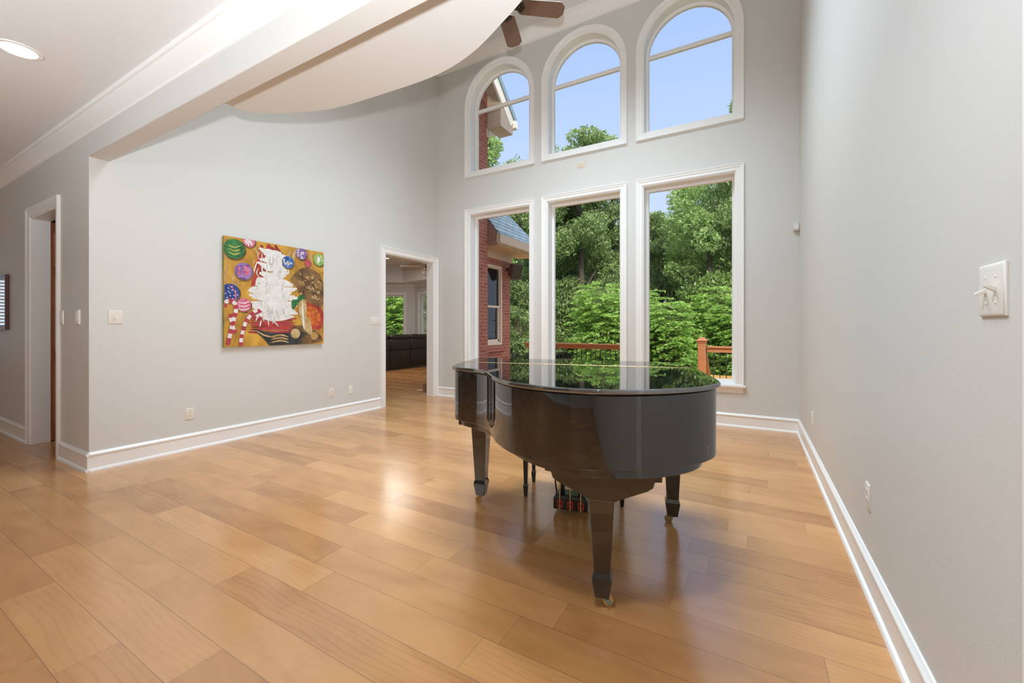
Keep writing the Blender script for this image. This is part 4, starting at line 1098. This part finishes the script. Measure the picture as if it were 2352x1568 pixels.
# ------------------------------------------------------------------ trees and shrubs
def leaf_mesh(name, P, S, rng, flat=.0, dirs=None):
    """P: leaf positions (n,3); one bent quad pair per leaf"""
    n = len(P)
    a = rng.normal(size=(n, 3)) if dirs is None else dirs + .35 * rng.normal(size=(n, 3))
    a /= np.linalg.norm(a, axis=1, keepdims=True)
    b = rng.normal(size=(n, 3)); b[:, 2] *= (1 - flat)
    b -= a * (a * b).sum(1, keepdims=True); b /= np.linalg.norm(b, axis=1, keepdims=True)
    c = np.cross(a, b)
    S = S[:, None]
    L = S; W = S * .42
    v = np.stack([P - a * L * .5, P + b * W * .5 + c * W * .12, P + a * L * .5, P - b * W * .5 + c * W * .12], 1).reshape(-1, 3)
    me = bpy.data.meshes.new(name)
    me.vertices.add(4 * n); me.vertices.foreach_set('co', v.astype(np.float32).ravel())
    me.loops.add(4 * n); me.loops.foreach_set('vertex_index', np.arange(4 * n, dtype=np.int32))
    me.polygons.add(n); me.polygons.foreach_set('loop_start', np.arange(0, 4 * n, 4, dtype=np.int32))
    me.update(calc_edges=True)
    return me
def tree(name, label, cat, loc, H, RAD, nblob, nleaf, size, m, seed, low=.22, group=None, gap=.0):
    rng = np.random.default_rng(seed)
    root = thing(name, label, cat, loc, 0, group)
    h = rng.uniform(low, 1, nblob)
    prof = np.clip(np.sin(np.pi * np.clip((h - low * .6) / (1.08 - low * .6), 0, 1)) ** .6, .15, 1)
    ang = rng.uniform(0, 2 * np.pi, nblob); rr = np.sqrt(rng.uniform(.05, 1, nblob)) * prof * RAD * .85
    C = np.stack([rr * np.cos(ang), rr * np.sin(ang), h * H], 1)
    br = rng.uniform(.20, .36, nblob) * RAD
    C[:, 2] = np.minimum(C[:, 2], H - br * .6)
    w = br ** 2; k = rng.choice(nblob, nleaf, p=w / w.sum())
    d = rng.normal(size=(nleaf, 3)); d /= np.linalg.norm(d, axis=1, keepdims=True)
    rad = br[k] * rng.uniform(.3, 1, nleaf) ** .45
    lump = 1 + .22 * np.sin(7 * d[:, 0] + k) * np.cos(6 * d[:, 2] + 2 * k)
    P = C[k] + d * (rad * lump)[:, None] * np.array([1, 1, .8])
    P[:, 2] *= H / P[:, 2].max()
    me = leaf_mesh('foliage', P, rng.uniform(.7, 1.3, nleaf) * size, rng)
    me.materials.append(m)
    fo = bpy.data.objects.new('foliage', me); COL.objects.link(fo); fo.parent = root
    mb = MB()
    mb.tube([(0, 0, 0), (.05, 0, H * .3), (-.04, .05, H * .6), (.03, 0, H * .92)], [RAD * .075, RAD * .06, RAD * .038, .015], 8)
    for q in rng.choice(nblob, min(nblob, 12), replace=False):
        z0 = max(H * .18, C[q][2] - RAD * .8)
        mb.tube([(0, 0, z0), tuple(C[q] * np.array([.5, .5, 0]) + np.array([0, 0, (z0 + C[q][2]) / 2 + .1])), tuple(C[q])], [RAD * .03, RAD * .022, .012], 6)
    mb.build('trunk', M['bark'], root, smooth=60)
    return root
def shrub(name, label, cat, loc, H, RAD, nspray, seed, m, leaf=.10, group=None):
    """arching sprays of paired leaves from a clump of stems"""
    rng = np.random.default_rng(seed)
    root = thing(name, label, cat, loc, 0, group)
    P = []; D = []; stems = MB()
    for s in range(nspray):
        a = rng.uniform(0, 2 * np.pi); up = rng.uniform(.15, 1.0)
        r1 = RAD * rng.uniform(.35, 1.0) * (1 - .65 * max(0, up - .45) / .55); z1 = H * up
        base = np.array([math.cos(a) * RAD * .12, math.sin(a) * RAD * .12, max(0.05, z1 * .45)])
        tip = np.array([math.cos(a) * r1, math.sin(a) * r1, z1 + rng.uniform(-.1, .15)])
        mid = (base + tip) / 2 + np.array([0, 0, .22 * r1])
        if s % 3 == 0: stems.tube([(base[0] * .4, base[1] * .4, 0), tuple(base), tuple(mid), tuple(tip)], [.03, .022, .012, .004], 5)
        for side in range(4):
            # side twigs fan out near the tip, nearly level
            t0 = .35 + .16 * side
            o = (1 - t0) ** 2 * base + 2 * t0 * (1 - t0) * mid + t0 ** 2 * tip
            aa = a + (rng.uniform(.3, 1.0) if side % 2 else -rng.uniform(.3, 1.0)); ln = RAD * rng.uniform(.28, .5)
            dv = np.array([math.cos(aa), math.sin(aa), rng.uniform(-.05, .30)])
            n = 22
            for q in range(n):
                t = (q + .5) / n
                p = o + dv * ln * t + np.array([0, 0, -.25 * ln * t * t])
                sd = np.array([-dv[1], dv[0], .15]) * (1 if q % 2 else -1)
                P.append(p + sd * leaf * .45 + rng.normal(size=3) * .012); D.append(sd + dv * .5)
    P = np.array(P); D = np.array(D)
    P[:, 2] = np.maximum(P[:, 2], .05)
    me = leaf_mesh('foliage', P, rng.uniform(.75, 1.3, len(P)) * leaf, rng, dirs=D)
    me.materials.append(m)
    fo = bpy.data.objects.new('foliage', me); COL.objects.link(fo); fo.parent = root
    stems.build('stem', M['bark'], root, smooth=60)
    return root
GZ = -1.3
tA = tree('woodland_tree', 'tall dense green tree filling the upper part of the middle tall window', 'tree', at(1335, 33, GZ), 17.9, 4.0, 84, 46000, .27, M['leaf_dark'], 1, low=.07)
tB = tree('oak_tree', 'tall light green oak at the right of the right tall window', 'tree', at(1630, 29, GZ), 13.0, 3.3, 46, 15000, .26, M['leaf_mid'], 2, low=.30)
tC = tree('woodland_tree', 'tall leafy tree close to the brick wing, seen in the left arched window', 'tree', at(1100, 24, GZ), 14.0, 2.2, 44, 13000, .20, M['leaf_mid'], 3)
def again(src, label, u, F, top, w, rz, group=None):
    """another tree of a kind built above; top = photograph row of its crown"""
    H0 = {tA: 17.9, tB: 13.0, tC: 14.0}[src]
    H = CAM_Z + (750 - top) * F / 960 - GZ
    k = H / H0
    r = dup(src, at(u, F, GZ), rz, label, (w, w, k))
    if group: r['group'] = group
    return r
again(tA, 'broad dark tree in the upper half of the left tall window', 1225, 36, 352, .9, 1.1)
again(tA, 'dark tree at the right edge of the middle tall window', 1408, 37, 335, .8, 2.5)
again(tA, 'dark tree at the left edge of the middle tall window', 1268, 38, 400, .85, 4.2)
again(tA, 'dark tree under the patch of sky in the right tall window', 1520, 36, 485, .75, 3.3)
again(tA, 'tree with its crown tip in the lower right of the right arched window', 1722, 27, 214, .62, 5.1)
again(tB, 'light green tree at the right edge of the right tall window', 1705, 33, 380, 1.0, 2.0)
again(tB, 'pale tree left of centre in the right tall window', 1590, 33, 405, .6, 4.0)
again(tA, 'shaded tree far behind the left tall window', 1180, 45, 420, 1.0, .3)
again(tA, 'shaded tree far behind the middle tall window', 1330, 47, 440, 1.1, 1.7)
again(tA, 'shaded tree far behind the post of the right tall window', 1620, 46, 470, .9, 2.9)
again(tA, 'shaded tree far behind the gap between middle and right windows', 1470, 47, 490, 1.0, .9)
again(tA, 'shaded tree far off at the right edge of the right window', 1700, 47, 440, 1.0, 3.9)
for i, u in enumerate((1140, 1230, 1320, 1410, 1500, 1590, 1680, 1770, 1870, 1980)):
    again(tA, ('far tree in the back row, behind %s' % ('the brick wing', 'the left window', 'the middle window, left side', 'the middle window, right side', 'the post between windows', 'the right window, left of the deck post', 'the right window, right of the deck post', 'the wall beyond the right window', 'the right wall, nearer end', 'the right wall, farther out')[i]), u, 62, 560 - 12 * (i % 3), 1.6, i * 1.3)
for x, y, lab in ((11, 13, 'leafy tree right of the house, mirrored in the brick wing window'), (16, 19, 'second leafy tree right of the house, mirrored in the brick wing window')):
    dup(tC, (x, y, GZ), x * .7, lab, (1.7, 1.7, .9))
again(tC, 'dense green tree behind the den sofa, left of the den windows', 880, 24, 500, 1.4, 1.0)
again(tB, 'leafy tree filling the left den window past the doorway', 915, 26, 560, 1.1, 2.2)
again(tA, 'dark tree behind the slatted den window past the doorway', 975, 29, 420, .8, 3.0)
again(tC, 'leafy tree beyond the den, behind the doorway jamb', 1030, 27, 480, 1.2, 3.7)
# low undergrowth along the edge of the wood
ug = tree('undergrowth_bush', 'low dark bush in the undergrowth row, behind the left railing', 'bush', at(1190, 33, GZ), 4.2, 2.6, 26, 7000, .22, M['leaf_dark'], 8, low=.08)
for u, F, lab in ((1260, 34, 'low dark bush in the undergrowth row, left edge of the middle window'), (1330, 35, 'low dark bush in the undergrowth row, middle window'), (1400, 34, 'low dark bush in the undergrowth row, right edge of the middle window'),
                  (1480, 35, 'low dark bush in the undergrowth row, left edge of the right window'), (1545, 34, 'low dark bush in the undergrowth row, centre of the right window'), (1620, 35, 'low dark bush in the undergrowth row, behind the capped post'),
                  (1695, 34, 'low dark bush in the undergrowth row, right edge of the right window'), (1125, 33, 'low dark bush in the undergrowth row, hidden behind the brick wing')):
    dup(ug, at(u, F, GZ), u * .01, lab, (1, 1, 1.0 + .25 * math.sin(u)))
# bright arching shrubs on the lawn
sA = shrub('crape_shrub', 'bright green arching shrub behind the railing in the middle tall window', 'shrub', at(1388, 16.5, GZ), 4.7, 1.75, 150, 11, M['leaf_bright'], .15)
sB = shrub('crape_shrub', 'bright green shrub in the left half of the right tall window', 'shrub', at(1535, 15.5, GZ), 3.9, 1.5, 140, 12, M['leaf_bright'], .14)
r = dup(sB, at(1650, 16.5, GZ), 2.0, 'bright green shrub behind the capped post in the right tall window', (1.15, 1.15, 1.12))
r = dup(sA, at(1470, 17.5, GZ), 1.2, 'bright green shrub partly behind the post between middle and right windows', (.9, .9, .95))
r = dup(sA, at(1730, 15.0, GZ), 3.2, 'bright green shrub cut off by the right edge of the right window', (.8, .8, .85))
r = dup(sB, at(902, 21.0, GZ), 4.2, 'bright green shrub close outside the left den window', (1.4, 1.4, 1.25))

GR = {'woodland_tree': 'trees of the wood behind the lawn', 'oak_tree': 'trees of the wood behind the lawn', 'undergrowth_bush': 'undergrowth bushes at the edge of the wood',
      'crape_shrub': 'bright green shrubs on the lawn', 'deck_railing': 'deck railing runs', 'newel_post': 'deck posts', 'recessed_light': 'recessed ceiling lights',
      'window_blind': 'slatted window blinds', 'ceiling_fan': 'ceiling fans'}
for o in list(SC.objects):
    if o.parent is None and o.name.split('.')[0] in GR: o['group'] = GR[o.name.split('.')[0]]
